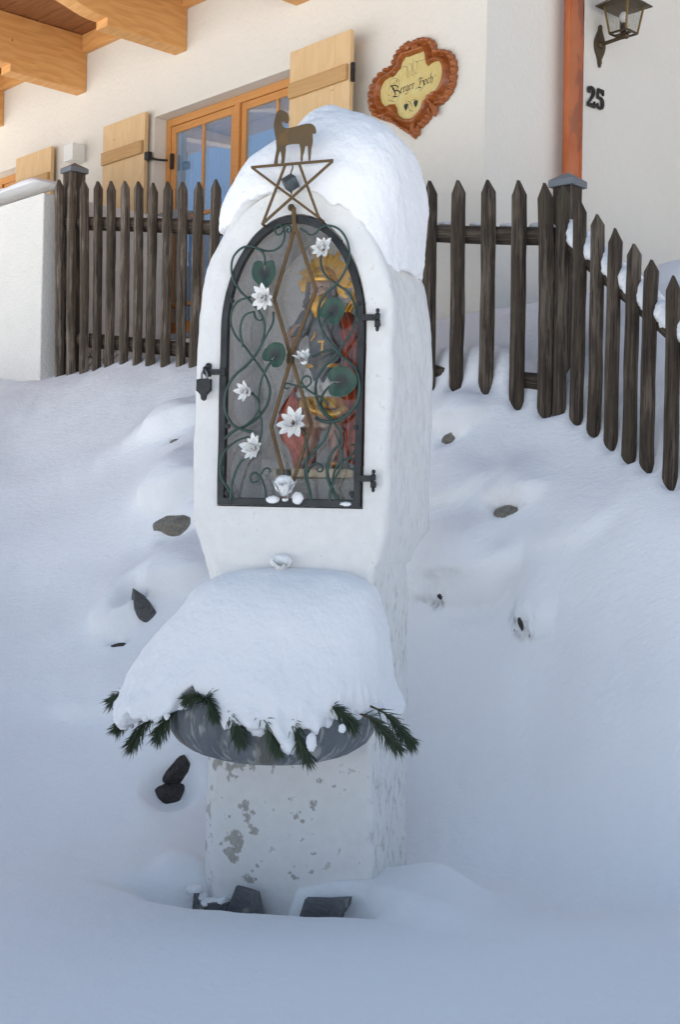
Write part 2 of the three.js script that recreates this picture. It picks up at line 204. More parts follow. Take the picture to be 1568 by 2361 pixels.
M.zinc = new THREE.MeshStandardMaterial({ color: new THREE.Color().setRGB(0.19, 0.205, 0.22), roughness: 0.55, metalness: 0.4 });
M.coping = new THREE.MeshStandardMaterial({ map: tex(256, 256, (u, v) => mix3([0.20, 0.205, 0.21], [0.34, 0.345, 0.35], pf(u, v, 4, 5, 5, 191))), roughness: 0.75, bumpMap: stBump, bumpScale: 0.005 });
const bowlFn = (u, v) => ({ a: pf(u, v, 48, 5, 4, 201), b: pf(u, v, 14, 4, 4, 205), c: pf(u, v, 70, 18, 3, 209) });
M.bowl = new THREE.MeshStandardMaterial({ map: tex(1024, 256, (u, v) => { const { a, b, c } = bowlFn(u, v); let k = mix3([0.085, 0.100, 0.112], [0.19, 0.21, 0.222], b); k = mix3(k, [0.40, 0.40, 0.375], sstep(0.50, 0.66, a * 0.65 + c * 0.35) * 0.85); return mix3(k, [0.17, 0.145, 0.095], 0.6 * sstep(0.60, 0.75, pf(u, v, 10, 2, 3, 215))); }), roughness: 0.65, bumpMap: tex(1024, 256, (u, v) => bowlFn(u, v).a * 0.6 + bowlFn(u, v).c * 0.4, false), bumpScale: 0.008 });
M.needle = new THREE.MeshStandardMaterial({ color: new THREE.Color().setRGB(0.060, 0.080, 0.040), roughness: 0.6 });
M.needle2 = new THREE.MeshStandardMaterial({ color: new THREE.Color().setRGB(0.038, 0.058, 0.034), roughness: 0.6 });
M.twig = new THREE.MeshStandardMaterial({ color: new THREE.Color().setRGB(0.10, 0.062, 0.03), roughness: 0.9 });
M.glass = new THREE.MeshPhysicalMaterial({ color: 0xffffff, roughness: 0.02, transmission: 1, thickness: 0, ior: 1.75 });
M.pane = new THREE.MeshPhysicalMaterial({ color: new THREE.Color().setRGB(0.52, 0.76, 1.0), roughness: 0.015, metalness: 0.36, transmission: 1, thickness: 0, ior: 2.3 });
M.room = new THREE.MeshStandardMaterial({ color: new THREE.Color().setRGB(0.16, 0.13, 0.10), roughness: 0.95 });
M.curtain = new THREE.MeshStandardMaterial({ color: new THREE.Color().setRGB(0.5, 0.49, 0.47), roughness: 0.95, side: THREE.DoubleSide });
M.white = new THREE.MeshStandardMaterial({ color: new THREE.Color().setRGB(0.72, 0.73, 0.71), roughness: 0.5 });
M.roof = new THREE.MeshStandardMaterial({ color: new THREE.Color().setRGB(0.22, 0.12, 0.08), roughness: 0.8 });
M.gold = new THREE.MeshStandardMaterial({ map: tex(128, 128, (u, v) => mix3([0.58, 0.28, 0.04], [0.82, 0.49, 0.11], pf(u, v, 6, 6, 3, 221))), metalness: 0.65, roughness: 0.35 });
const paint = (a, b, s, m = 0, r = 0.55) => new THREE.MeshStandardMaterial({ map: tex(128, 128, (u, v) => mix3(a, b, clamp((pf(u, v, 6, 5, 4, s) - 0.5) * 2 + 0.5)), true, [4, 4]), roughness: r, metalness: m });
M.skin = paint([0.33, 0.21, 0.15], [0.50, 0.35, 0.27], 231);
M.armour = paint([0.075, 0.072, 0.072], [0.20, 0.195, 0.19], 233, 0.35, 0.45);
M.red = paint([0.33, 0.050, 0.020], [0.52, 0.120, 0.045], 235);
M.tunic = paint([0.40, 0.38, 0.36], [0.62, 0.60, 0.56], 237);
M.hair = paint([0.10, 0.085, 0.075], [0.20, 0.175, 0.155], 239);
M.cream = paint([0.42, 0.33, 0.21], [0.55, 0.45, 0.30], 241);
M.dark = new THREE.MeshStandardMaterial({ color: new THREE.Color().setRGB(0.02, 0.012, 0.01), roughness: 0.5 });

// ---------------------------------------------------------------- the snow-covered ground
const G = [];
const gp = (px, py, d) => { const p = at(px, py, d); G.push([p.x, p.z, p.y]); };
const gh = (F, x, y, z) => { const p = F.world(x, y, z); G.push([p.x, p.z, p.y]); };
for (const a of [[-250, 2361, 3.5], [0, 2361, 3.5], [784, 2361, 3.45], [1568, 2361, 3.5], [1900, 2361, 3.5], [-250, 2115, 4.3], [0, 2110, 4.3], [300, 2120, 4.3], [600, 2120, 4.28], [800, 2116, 4.3], [1000, 2112, 4.31], [1250, 2112, 4.33], [1568, 2105, 4.35], [1900, 2105, 4.35],
  [0, 1950, 5.05], [0, 1750, 5.65], [0, 1550, 6.25], [0, 1350, 6.9], [0, 1150, 7.6], [0, 1000, 8.3], [0, 900, 9.05], [-250, 1950, 5.1], [-250, 1550, 6.3], [-250, 1150, 7.7], [-250, 920, 9.2],
  [200, 1950, 5.05], [200, 1700, 5.75], [200, 1500, 6.25], [200, 1300, 6.8], [200, 1100, 7.4], [200, 950, 8.05], [200, 858, 8.75],
  [400, 1950, 4.95], [400, 1700, 5.55], [400, 1450, 6.05], [400, 1200, 6.6], [400, 1000, 7.2], [400, 900, 7.75], [400, 846, 8.15], [430, 850, 8.03], [300, 830, 8.5],
  [700, 2000, 5.2], [700, 1500, 5.95], [700, 1200, 6.4], [700, 950, 7.05], [700, 850, 7.4],
  [1020, 1950, 5.1], [1020, 1750, 5.4], [1020, 1500, 5.65], [1020, 1250, 5.95], [1020, 1000, 6.3], [1020, 880, 6.6], [1060, 848, 6.64],
  [1250, 2000, 4.88], [1250, 1800, 5.15], [1250, 1550, 5.4], [1250, 1300, 5.65], [1250, 1100, 5.9], [1250, 960, 6.1], [1250, 912, 6.24], [1160, 865, 6.42],
  [1450, 2000, 4.75], [1450, 1700, 5.0], [1450, 1400, 5.22], [1450, 1200, 5.4], [1450, 1045, 5.72], [1568, 2000, 4.68], [1568, 1700, 4.85], [1568, 1400, 5.08], [1568, 1230, 5.25], [1568, 1130, 5.44], [1800, 2000, 4.6], [1800, 1600, 4.8], [1800, 1350, 5.1]]) gp(...a);
for (const a of [[-3, 2.72, 0], [-5, 2.74, 0], [-8, 2.75, 0], [-1.5, 2.66, 0], [0, 2.63, 0], [0, 2.66, -0.7], [0, 2.78, -2], [0, 2.85, -4], [1.5, 2.55, 0.3], [2.5, 2.2, 0.3], [3, 2.6, -2.5], [-3, 2.5, 0.55], [-6, 2.35, 1.15], [2.2, 2.5, -1]]) gh(HF, ...a);
const tps = (() => { const n = G.length, N = n + 3, A = [], U = (r2) => r2 < 1e-9 ? 0 : 0.5 * r2 * Math.log(r2);
  for (let i = 0; i < n; i++) { const r = []; for (let j = 0; j < n; j++) r.push(U((G[i][0] - G[j][0]) ** 2 + (G[i][1] - G[j][1]) ** 2) + (i === j ? 0.02 : 0)); r.push(1, G[i][0], G[i][1], G[i][2]); A.push(r); }
  for (const f of [() => 1, (p) => p[0], (p) => p[1]]) { const r = G.map(f); r.push(0, 0, 0, 0); A.push(r); }
  for (let c = 0; c < N; c++) { let m = c; for (let r = c + 1; r < N; r++) if (Math.abs(A[r][c]) > Math.abs(A[m][c])) m = r; [A[c], A[m]] = [A[m], A[c]]; for (let r = c + 1; r < N; r++) { const k = A[r][c] / A[c][c]; if (k) for (let q = c; q <= N; q++) A[r][q] -= k * A[c][q]; } }
  const w = new Array(N).fill(0); for (let c = N - 1; c >= 0; c--) { let s = A[c][N]; for (let q = c + 1; q < N; q++) s -= A[c][q] * w[q]; w[c] = s / A[c][c]; }
  return (x, z) => { let s = w[n] + w[n + 1] * x + w[n + 2] * z; for (let j = 0; j < n; j++) s += w[j] * U((x - G[j][0]) ** 2 + (z - G[j][1]) ** 2); return s; }; })();
function farH(x, z) { const l = (x - HF.o.x) * HF.Z.x + (z - HF.o.z) * HF.Z.z, m = (x - HF.o.x) * HF.X.x + (z - HF.o.z) * HF.X.z; return lerp(2.7, 0.1, Math.max(sstep(0.8, 4.4, l), sstep(0.9, 4.0, m) * 0.9, sstep(-5.4, -4.2, z))); }
function groundH(x, z) { const w = sstep(-3.7, -3.1, x) * (1 - sstep(3.0, 3.5, x)) * sstep(-11.2, -10.2, z) * (1 - sstep(-3.3, -2.9, z)); const f = w < 1 ? farH(x, z) : 0; return w > 0 ? lerp(f, tps(x, z), w) : f; }
const hitCache = (px, py) => { let d = 3.3; const r = ray(px, py); for (; d < 11; d += 0.01) if (EYE + r.y * d < groundH(r.x * d, r.z * d)) break; return new THREE.Vector3(r.x * d, EYE + r.y * d, r.z * d); };
const normalAt = (x, z) => { const e = 0.12; return new THREE.Vector3(groundH(x - e, z) - groundH(x + e, z), 2 * e, groundH(x, z - e) - groundH(x, z + e)).normalize(); };
// pillows of snow lying over buried stones, and hollows under them: [px, py, half width, half height (m), height, kind]
const PIL = [
  [412, 1122, 0.24, 0.17, 0.17, 'p'], [410, 972, 0.26, 0.12, 0.12, 'p'], [412, 1325, 0.21, 0.15, 0.14, 'p'], [288, 1415, 0.20, 0.15, 0.13, 'p'], [360, 1240, 0.28, 0.16, -0.05, 's'], [250, 1600, 0.30, 0.16, 0.06, 'p'],
  [1082, 1300, 0.28, 0.19, 0.20, 'p'], [1196, 1140, 0.16, 0.11, 0.11, 'p'], [1238, 1408, 0.13, 0.14, 0.085, 'p'], [1056, 958, 0.17, 0.10, 0.10, 'p'], [1165, 1330, 0.10, 0.22, -0.04, 's'], [1060, 1120, 0.2, 0.14, 0.08, 'p'], [1330, 1200, 0.25, 0.18, 0.05, 'p'],
  [1040, 1010, 0.060, 0.040, -0.085, 'h'], [1171, 1182, 0.066, 0.043, -0.085, 'h'], [405, 1216, 0.112, 0.062, -0.09, 'h'], [333, 1390, 0.045, 0.10, -0.10, 'h', -0.6], [278, 1482, 0.060, 0.022, -0.08, 'h', -0.3], [397, 1810, 0.085, 0.105, -0.20, 'h', -0.2],
  [1014, 1382, 0.034, 0.026, -0.10, 'h'], [982, 1366, 0.07, 0.04, -0.05, 's'], [1196, 1432, 0.020, 0.050, -0.10, 'h', -0.35], [1216, 1468, 0.045, 0.020, -0.06, 'h', -0.5], [402, 1014, 0.055, 0.009, -0.06, 'h'], [1110, 1400, 0.18, 0.05, -0.035, 's', 0.1],
  [120, 1250, 0.5, 0.25, 0.03, 's'], [180, 1500, 0.4, 0.25, 0.025, 's'], [330, 1010, 0.25, 0.12, 0.03, 's'], [1330, 1330, 0.3, 0.3, 0.03, 's'], [1130, 1560, 0.2, 0.2, 0.03, 's'], [1400, 1700, 0.3, 0.3, 0.025, 's'], [1150, 1850, 0.3, 0.2, 0.02, 's'],
].map(([px, py, rx, ry, a, k, rot = 0]) => { const c = hitCache(px, py), n = normalAt(c.x, c.z), R = new THREE.Vector3(1, 0, 0).addScaledVector(n, -n.x).normalize(), T = new THREE.Vector3().crossVectors(n, R).negate(); if (T.y < 0) T.negate(); const R2 = R.clone().multiplyScalar(Math.cos(rot)).addScaledVector(T, Math.sin(rot)), T2 = T.clone().multiplyScalar(Math.cos(rot)).addScaledVector(R, -Math.sin(rot)); return { c, n, R: R2, T: T2, rx, ry, a, k }; });
// lumps raised straight up: [px, py, depth, rx, rz, height]
const UPS = [[428, 2000, 4.80, 0.10, 0.12, 0.05]].map(([px, py, d, rx, rz, a]) => { const c = at(px, py, d); return { c, rx, rz, a }; });
const picketFeet = []; // filled below, used to scour the snow at the foot of each picket
const sec1 = (x) => 6.3 * 3500 / (x + 2300), sec2 = (x) => lerp(6.15, 5.5, (x - 1298) / 255);
const PK1 = [[138, 413, 138], [167, 416, 165], [195, 416, 193], [227, 417, 223], [257, 416, 251], [289, 416, 284], [320, 417, 315], [354, 420, 347], [388, 417, 381], [422, 418, 416], [458, 418, 446], [498, 412, 485], [541, 414, 530], [586, 412, 577], [633, 415, 625], [682, 414, 676], [733, 413, 728], [786, 415, 781], [842, 413, 838], [899, 414, 896], [947, 413, 944], [993, 415, 988], [1057, 414, 1051], [1126, 413, 1119], [1197, 414, 1190], [1258, 420, 1255]];
const PK2 = [[1298, 426, 1288, 934], [1337, 458, 1327, 947], [1377, 492, 1366, 972], [1419, 524, 1408, 1000], [1462, 560, 1450, 1036], [1503, 597, 1494, 1076], [1553, 633, 1542, 1116]];
for (const [tx, , bx] of PK1) if (tx > 900) picketFeet.push(at(bx, tx > 1180 ? 905 : 850, sec1(bx)));
for (const [, , bx, by] of PK2) picketFeet.push(at(bx, by - 8, sec2(bx)));
function snowPoint(x, z) {
  let y = groundH(x, z); const p = new THREE.Vector3(x, y, z); if (x < -3.6 || x > 3.4 || z < -11 || z > -2.4) return p;
  const m = sstep(-3.6, -3.3, x) * (1 - sstep(3.1, 3.4, x)) * sstep(-11, -10.5, z) * (1 - sstep(-2.9, -2.4, z));
  const n = normalAt(x, z); let k = lerp(0.035, 0.010, sstep(-5.0, -4.5, z)) * fbm(x * 1.9, z * 1.9, 2, 3) + 0.007 * fbm(x * 9, z * 9 + y * 5, 5, 2);
  for (const f of PIL) { const dx = x - f.c.x, dy = y - f.c.y, dz = z - f.c.z; if (dx * dx + dy * dy + dz * dz > 9 * Math.max(f.rx, f.ry) ** 2) continue;
    let a = (dx * f.R.x + dy * f.R.y + dz * f.R.z) / f.rx, b = (dx * f.T.x + dy * f.T.y + dz * f.T.z) / f.ry; const w = (f.k === 'h' ? 0.02 : 0.16) * fbm(x * 6, y * 6, z * 6, 2); a += w; b += w;
    const r2 = a * a + b * b;
    if (f.k === 'p') { const hard = (1 - sstep(0.66, 1.10, Math.sqrt(r2))) * (1 - 0.22 * Math.min(1, r2)), soft = Math.exp(-(a * a * 1.3 + b * b * 0.45)), t = sstep(-0.55, 0.5, b + 0.35 * Math.abs(a)); k += f.a * lerp(hard, soft, t); }
    else if (f.k === 'h') { const q = Math.sqrt(r2) + 0.2 * fbm(x * 19 + 5, y * 19, z * 19, 3); k += f.a * 0.55 * Math.exp(-Math.pow(q / 1.15, 4)); }
    else k += f.a * Math.exp(-r2); }
  p.addScaledVector(n, k * m);
  for (const f of UPS) { const a = (x - f.c.x) / f.rx, b = (z - f.c.z) / f.rz, r2 = a * a + b * b; if (r2 < 6) p.y += f.a * Math.exp(-Math.pow(r2, 1.5)); }
  { const l = SF.local(p); const e = ((l.x - 0) / 0.52) ** 2 + ((l.z - 0.10) / 0.10) ** 2; if (e < 5) p.y -= 0.16 * Math.exp(-e * e); const fe = 0.062 + 0.32 * sstep(0.22, 0.62, l.x) + 0.02 * n3(l.x * 9, l.z * 4, 3), wl = sstep(0.0, 0.07, l.x) * (1 - sstep(0.50, 0.85, l.x)) * (1 - sstep(fe - 0.045 - 0.16 * sstep(0.22, 0.6, l.x), fe + 0.012, l.z)) * sstep(-0.5, -0.2, l.z), yl = 0.122 + 0.045 * sstep(0.05, 0.2, l.x) + 0.03 * sstep(0.2, 0.5, l.x) + 0.02 * n3(l.x * 6, l.z * 6, 8); if (wl > 0) p.y = lerp(p.y, Math.max(p.y, yl), wl); const e2 = ((l.x + 0.30) / 0.19) ** 2 + ((l.z - 0.08) / 0.14) ** 2; if (e2 < 6) p.y -= 0.10 * Math.exp(-e2 * e2); }                                  // hollow before the shrine's foot
  { const q = HF.local(p), w = sstep(0.2, 0.45, q.x) * (1 - sstep(0.86, 1.0, q.x)) * Math.exp(-(((q.z - 0.77) / 0.075) ** 2)); p.y += 0.085 * w; }
  for (const f of picketFeet) { const d2 = (x - f.x - 0.015) ** 2 + (z - f.z - 0.03) ** 2; if (d2 < 0.03) p.y += -0.075 * Math.exp(-d2 / 0.0022) + 0.022 * Math.exp(-((x - f.x - 0.06) ** 2 + (z - f.z) ** 2) / 0.0014); }
  return p;
}
let snowSheet;
{ // one sheet: fine where the photograph looks, coarse out to the horizon
  const line = (a, b, s, ends) => { const v = []; for (let q = a; q <= b; q += s) v.push(q); let st = s, e = v[v.length - 1]; while (e < ends[1]) { st *= 1.35; e += st; v.push(e); } st = s; e = v[0]; while (e > ends[0]) { st *= 1.35; e -= st; v.unshift(e); } return v; };
  const X = line(-3.3, 3.0, 0.0135, [-900, 900]), Z = line(-9.8, -3.0, 0.0135, [-900, 900]), P = new Float32Array(X.length * Z.length * 3), U = new Float32Array(X.length * Z.length * 2), I = [];
  let k = 0; for (const z of Z) for (const x of X) { const p = snowPoint(x, z); P[k * 3] = p.x; P[k * 3 + 1] = p.y; P[k * 3 + 2] = p.z; U[k * 2] = x / 1.4; U[k * 2 + 1] = (z - p.y) / 1.4; k++; }
  for (let j = 0; j < Z.length - 1; j++) for (let i = 0; i < X.length - 1; i++) { const a = j * X.length + i, b = a + X.length; I.push(a, b, a + 1, b, b + 1, a + 1); }
  const g = new THREE.BufferGeometry(); g.setAttribute('position', new THREE.BufferAttribute(P, 3)); g.setAttribute('uv', new THREE.BufferAttribute(U, 2)); g.setIndex(I); g.computeVertexNormals(); snowSheet = g;
  const m = shade(new THREE.Mesh(g, M.snow)); m.name = 'snow_ground'; m.userData = { kind: 'structure', label: 'deep fresh snow covering the bank and the ground before it', category: 'snow' }; scene.add(m);
}

// ---------------------------------------------------------------- the house
{
  const h = thing('house', 'cream plastered alpine house with wooden shutters, window and balcony beams behind the fence', 'house', HF, [0, 0, 0]);
  const W1 = [[-3.37, -1.57, 2.76, 4.47], [-6.75, -5.22, 2.76, 4.47]];
  const fac = extrude([[-7.1, 1.2], [0, 1.2], [0, 6.6], [-3.55, 7.75], [-7.1, 6.6]], 0.36, -0.36, 0, W1.map(([a, b, c, d]) => [[a, c], [a, d], [b, d], [b, c]]));
  part(h, 'wall', boxUV(fac), M.wall);
  part(h, 'wall', box(-0.36, -0.0015, 1.2, 6.6, -11, -0.3), M.wall);
  part(h, 'wall', box(-7.0985, -6.76, 1.2, 6.6, -11, -0.3), M.wall);
  part(h, 'wall', boxUV(extrude([[-7.1, 1.2], [0, 1.2], [0, 6.6], [-3.55, 7.75], [-7.1, 6.6]], 0.3, -11.303)), M.wall);
  part(h, 'floor', box(-6.755, -0.365, 2.3, 2.6, -10.99, -0.365), M.room);
  part(h, 'ceiling', box(-6.755, -0.365, 5.2, 5.4, -10.99, -0.365), M.room);
  part(h, 'inner_wall', [box(-6.75, -0.4, 2.61, 5.19, -4.2, -4.1), box(-0.45, -0.37, 2.61, 5.19, -4.09, -0.38), box(-4.7, -4.6, 2.61, 5.19, -4.09, -0.38)], M.room);
  for (const s of [-1, 1]) { const a = Math.atan2(1.15, 3.55), x0 = s < 0 ? -7.5 : 1.3, y0 = 6.6 - (s < 0 ? 0.4 : 1.3) * Math.tan(a); const pts = s < 0 ? [[x0, y0], [-3.55, 7.76], [-3.55, 8.0], [x0, y0 + 0.24]] : [[-3.55, 7.76], [x0, y0], [x0, y0 + 0.24], [-3.55, 8.0]]; const r = part(h, 'roof', boxUV(extrude(pts, 12.6, -11.8)), M.roof); const sn = pts.map(([x, y]) => [x, y + 0.0]); 
    part(r, 'roof_snow', extrude(s < 0 ? [[x0 + 0.05, y0 + 0.243], [-3.55, 8.003], [-3.55, 8.35], [x0 + 0.05, y0 + 0.55]] : [[-3.55, 8.003], [x0 - 0.05, y0 + 0.243], [x0 - 0.05, y0 + 0.55], [-3.55, 8.35]], 12.4, -11.7, 0.08), M.snow, { root: h }); }
  // balcony: carved beams and boards
  const BX = [-7.16, -5.76, -4.365, -2.965, -1.565, -0.165];
  for (const x of BX) { const p = [[0, 4.885], [0, 5.345], [2.42, 5.345], [2.42, 5.26], [2.1, 5.24], [1.75, 5.21], [1.5, 5.14], [1.3, 5.07], [1.1, 5.025], [0.95, 4.985], [0.84, 4.955], [0.76, 4.945], [0.70, 4.945], [0.70, 4.885]];
    const g = extrude(p, 0.15, 0, 0.006); g.rotateY(-Math.PI / 2); g.translate(x, 0, 0.002); part(h, 'balcony_beam', boxUV(g, 1, false), M.beam); }
  for (let i = 0; i < 16; i++) part(h, 'balcony_board', box(-7.3, 0.1, 5.349 + 0.004 * (i % 2), 5.39, 0.004 + i * 0.155, 0.152 + i * 0.155, 0.004), M.deck);
  part(h, 'wall_plate', BX.slice(0, -1).map((x, i) => box(x + 0.003, BX[i + 1] - 0.153, 5.20, 5.345, 0.003, 0.055, 0.004)), M.beam);
  for (let i = 0; i < 5; i++) part(h, 'balcony_railing', box(-7.3, 0.1, 5.45 + i * 0.19, 5.62 + i * 0.19, 2.43, 2.46, 0.004), M.beam);
  // windows
  for (const [x0, x1, y0, y1] of W1) {
    const zf = -0.17, zb = -0.11, fw = 0.062, mid = (x0 + x1) / 2; const e = 0.002;
    const w = part(h, 'window', [box(x0 + e, x0 + fw, y0 + e, y1 - e, zf, zb, 0.004), box(x1 - fw, x1 - e, y0 + e, y1 - e, zf, zb, 0.004), box(x0 + fw, x1 - fw, y1 - fw, y1 - e, zf, zb, 0.004), box(x0 + fw, x1 - fw, y0 + e, y0 + fw, zf, zb, 0.004), box(mid - 0.03, mid + 0.03, y0 + fw, y1 - fw, zf, zb + 0.012, 0.006)], M.sash);
    for (const [a, b] of [[x0 + fw + 0.002, mid - 0.032], [mid + 0.032, x1 - fw - 0.002]]) { const sw = 0.056, c = y0 + fw + 0.002, d = y1 - fw - 0.002, z0 = zf + 0.01, z1 = zb - 0.008, xm = (a + b) / 2;
      part(w, 'sash', [box(a, a + sw, c, d, z0, z1, 0.005), box(b - sw, b, c, d, z0, z1, 0.005), box(a + sw, b - sw, d - sw, d, z0, z1, 0.005), box(a + sw, b - sw, c, c + sw, z0, z1, 0.005)], M.sash, { root: h });
      part(w, 'glazing_bar', box(xm - 0.014, xm + 0.014, c + sw, d - sw, z0 + 0.006, z1 - 0.004, 0.004), M.sash, { root: h });
      const ys = [c + sw, 3.015, 3.68, d - sw];
      for (const y of [3.015, 3.68]) part(w, 'glazing_bar', [box(a + sw, xm - 0.0145, y - 0.014, y + 0.014, z0 + 0.006, z1 - 0.004, 0.003), box(xm + 0.0145, b - sw, y - 0.014, y + 0.014, z0 + 0.006, z1 - 0.004, 0.003)], M.sash, { root: h });
      for (let r = 0; r < 3; r++) for (const [p, q] of [[a + sw, xm - 0.0145], [xm + 0.0145, b - sw]]) { const g = merge([0.007, -0.009].map((dz) => { const g = new THREE.PlaneGeometry(q - p, ys[r + 1] - ys[r] - (r === 1 ? 0.029 : 0.015)); g.translate((p + q) / 2, (ys[r] + ys[r + 1]) / 2 + (r === 0 ? -0.007 : r === 2 ? 0.007 : 0), (z0 + z1) / 2 + dz); return g; })); part(w, 'pane', g, M.pane, { root: h }); } }
    part(w, 'sill', box(x0 - 0.05, x1 + 0.05, y0 - 0.045, y0 - 0.003, -0.105, 0.06, 0.006), M.coping, { root: h });
    for (const [a, b] of [[x0 + 0.09, x0 + 0.42], [x1 - 0.40, x1 - 0.09]]) { const P = [], n = 40; for (let i = 0; i <= n; i++) P.push([lerp(a, b, i / n), -0.30 + 0.028 * Math.sin(i * 0.95) + 0.01 * n3(i * 0.4, 3)]); const g = new THREE.PlaneGeometry(b - a, y1 - y0 - 0.15, n, 1), q = g.attributes.position; for (let i = 0; i < q.count; i++) { const k = Math.round((q.getX(i) / (b - a) + 0.5) * n); q.setXYZ(i, P[k][0], q.getY(i) + (y0 + y1) / 2, P[k][1]); } g.computeVertexNormals(); part(h, 'curtain', g, M.curtain); }
  }
  // shutters, folded back against the wall
  const shutter = (xa, xb, zc, tilt, label) => { const s = new THREE.Group(); const mid = (xa + xb) / 2, y0 = 2.785, y1 = 4.505, th = 0.034;
    const nb = 4, bw = (xb - xa) / nb, gs = [];
    const place = (g) => { g.translate(-mid, 0, 0); g.rotateY(tilt); g.translate(mid, 0, zc); return g; };
    const S = part(h, 'shutter', place(box(xa + 0.004, xb - 0.004, y0 + 0.004, y1 - 0.004, -th / 2 - 0.001, -th / 2 + 0.006)), M.shutter, { label });
    for (let i = 0; i < nb; i++) { const g = place(box(xa + i * bw + 0.0003, xa + (i + 1) * bw - 0.0003, y0, y1, -th / 2 + 0.007, th / 2, 0.0012)); const u = g.attributes.uv; for (let k = 0; k < u.count; k++) u.setXY(k, u.getY(k) * 0.5 + i * 0.37, u.getX(k)); part(S, 'board', g, M.shutter, { root: h }); }
    for (const y of [3.32, 4.235]) part(S, 'batten', place(boxUV(extrude([[xa + 0.012, y - 0.05], [xb - 0.012, y - 0.05], [xb - 0.012, y + 0.05], [xa + 0.012, y + 0.05]], 0.026, th / 2 + 0.001, 0.006))), M.batten, { root: h });
    if (xb > -1.2) for (const y of [3.32, 4.235]) part(S, 'hinge', [place(box(xb - 0.004, xb + 0.02, y - 0.06, y + 0.06, -0.012, 0.012, 0.003))], M.black, { root: h });
    return S; };
  shutter(-3.99, -3.40, 0.05, 0.0); shutter(-1.60, -1.00, 0.13, -0.02); shutter(-5.40, -4.80, 0.05, 0.0);
  const hb = hp(360, 343, 0.05);
  part(h, 'shutter_stay', [box(-3.40, -3.345, 4.13, 4.19, 0.03, 0.07, 0.004), tube([new THREE.Vector3(-3.36, 4.15, 0.05), new THREE.Vector3(-3.31, 4.13, 0.02), new THREE.Vector3(-3.27, 4.13, -0.06)], 0.009), box(-3.285, -3.255, 4.07, 4.19, -0.108, -0.09, 0.004)], M.black);
  part(h, 'downpipe', [(() => { const g = new THREE.CylinderGeometry(0.062, 0.062, 4.6, 28, 6); g.rotateX(0.012); g.translate(0.10, 4.6, -0.70); const u = g.attributes.uv; for (let i = 0; i < u.count; i++) u.setXY(i, u.getX(i), u.getY(i) * 4); return g; })()], M.copper);
  part(h, 'pipe_bracket', [(() => { const g = new THREE.CylinderGeometry(0.066, 0.066, 0.03, 24); g.translate(0.10, 6.0, -0.69); return g; })(), box(0.002, 0.05, 5.985, 6.015, -0.70, -0.68)], M.copper);
}
{ // outside the frame at the right: the neighbouring barn that keeps the sun off the snow on that side
  const b = thing('barn', 'brown wooden barn standing right of the house beyond the picture edge', 'barn', O0, [16, 1.5, -8]);
  part(b, 'wall', boxUV(extrude([[11.5, 0], [23, 0], [23, 6], [17.25, 9.0], [11.5, 6]], 10, -16)), M.deck);
  for (const k of [-1, 1]) part(b, 'roof', extrude([[17.25, 9.06], [17.25 + k * 6.6, 5.7], [17.25 + k * 6.6, 6.0], [17.25, 9.36]], 11, -16.5), M.roof);
}
{ // small white wall fitting between the shutters
  const t = thing('wall_light', 'small white box light on the wall between two shutters', 'wall light', HF, [-4.40, 4.37, 0.0]);
  part(t, 'housing', box(-4.475, -4.335, 4.295, 4.435, 0.022, 0.14, 0.006), M.white); part(t, 'back_plate', box(-4.465, -4.345, 4.305, 4.425, 0.001, 0.0215, 0.003), M.white);
}
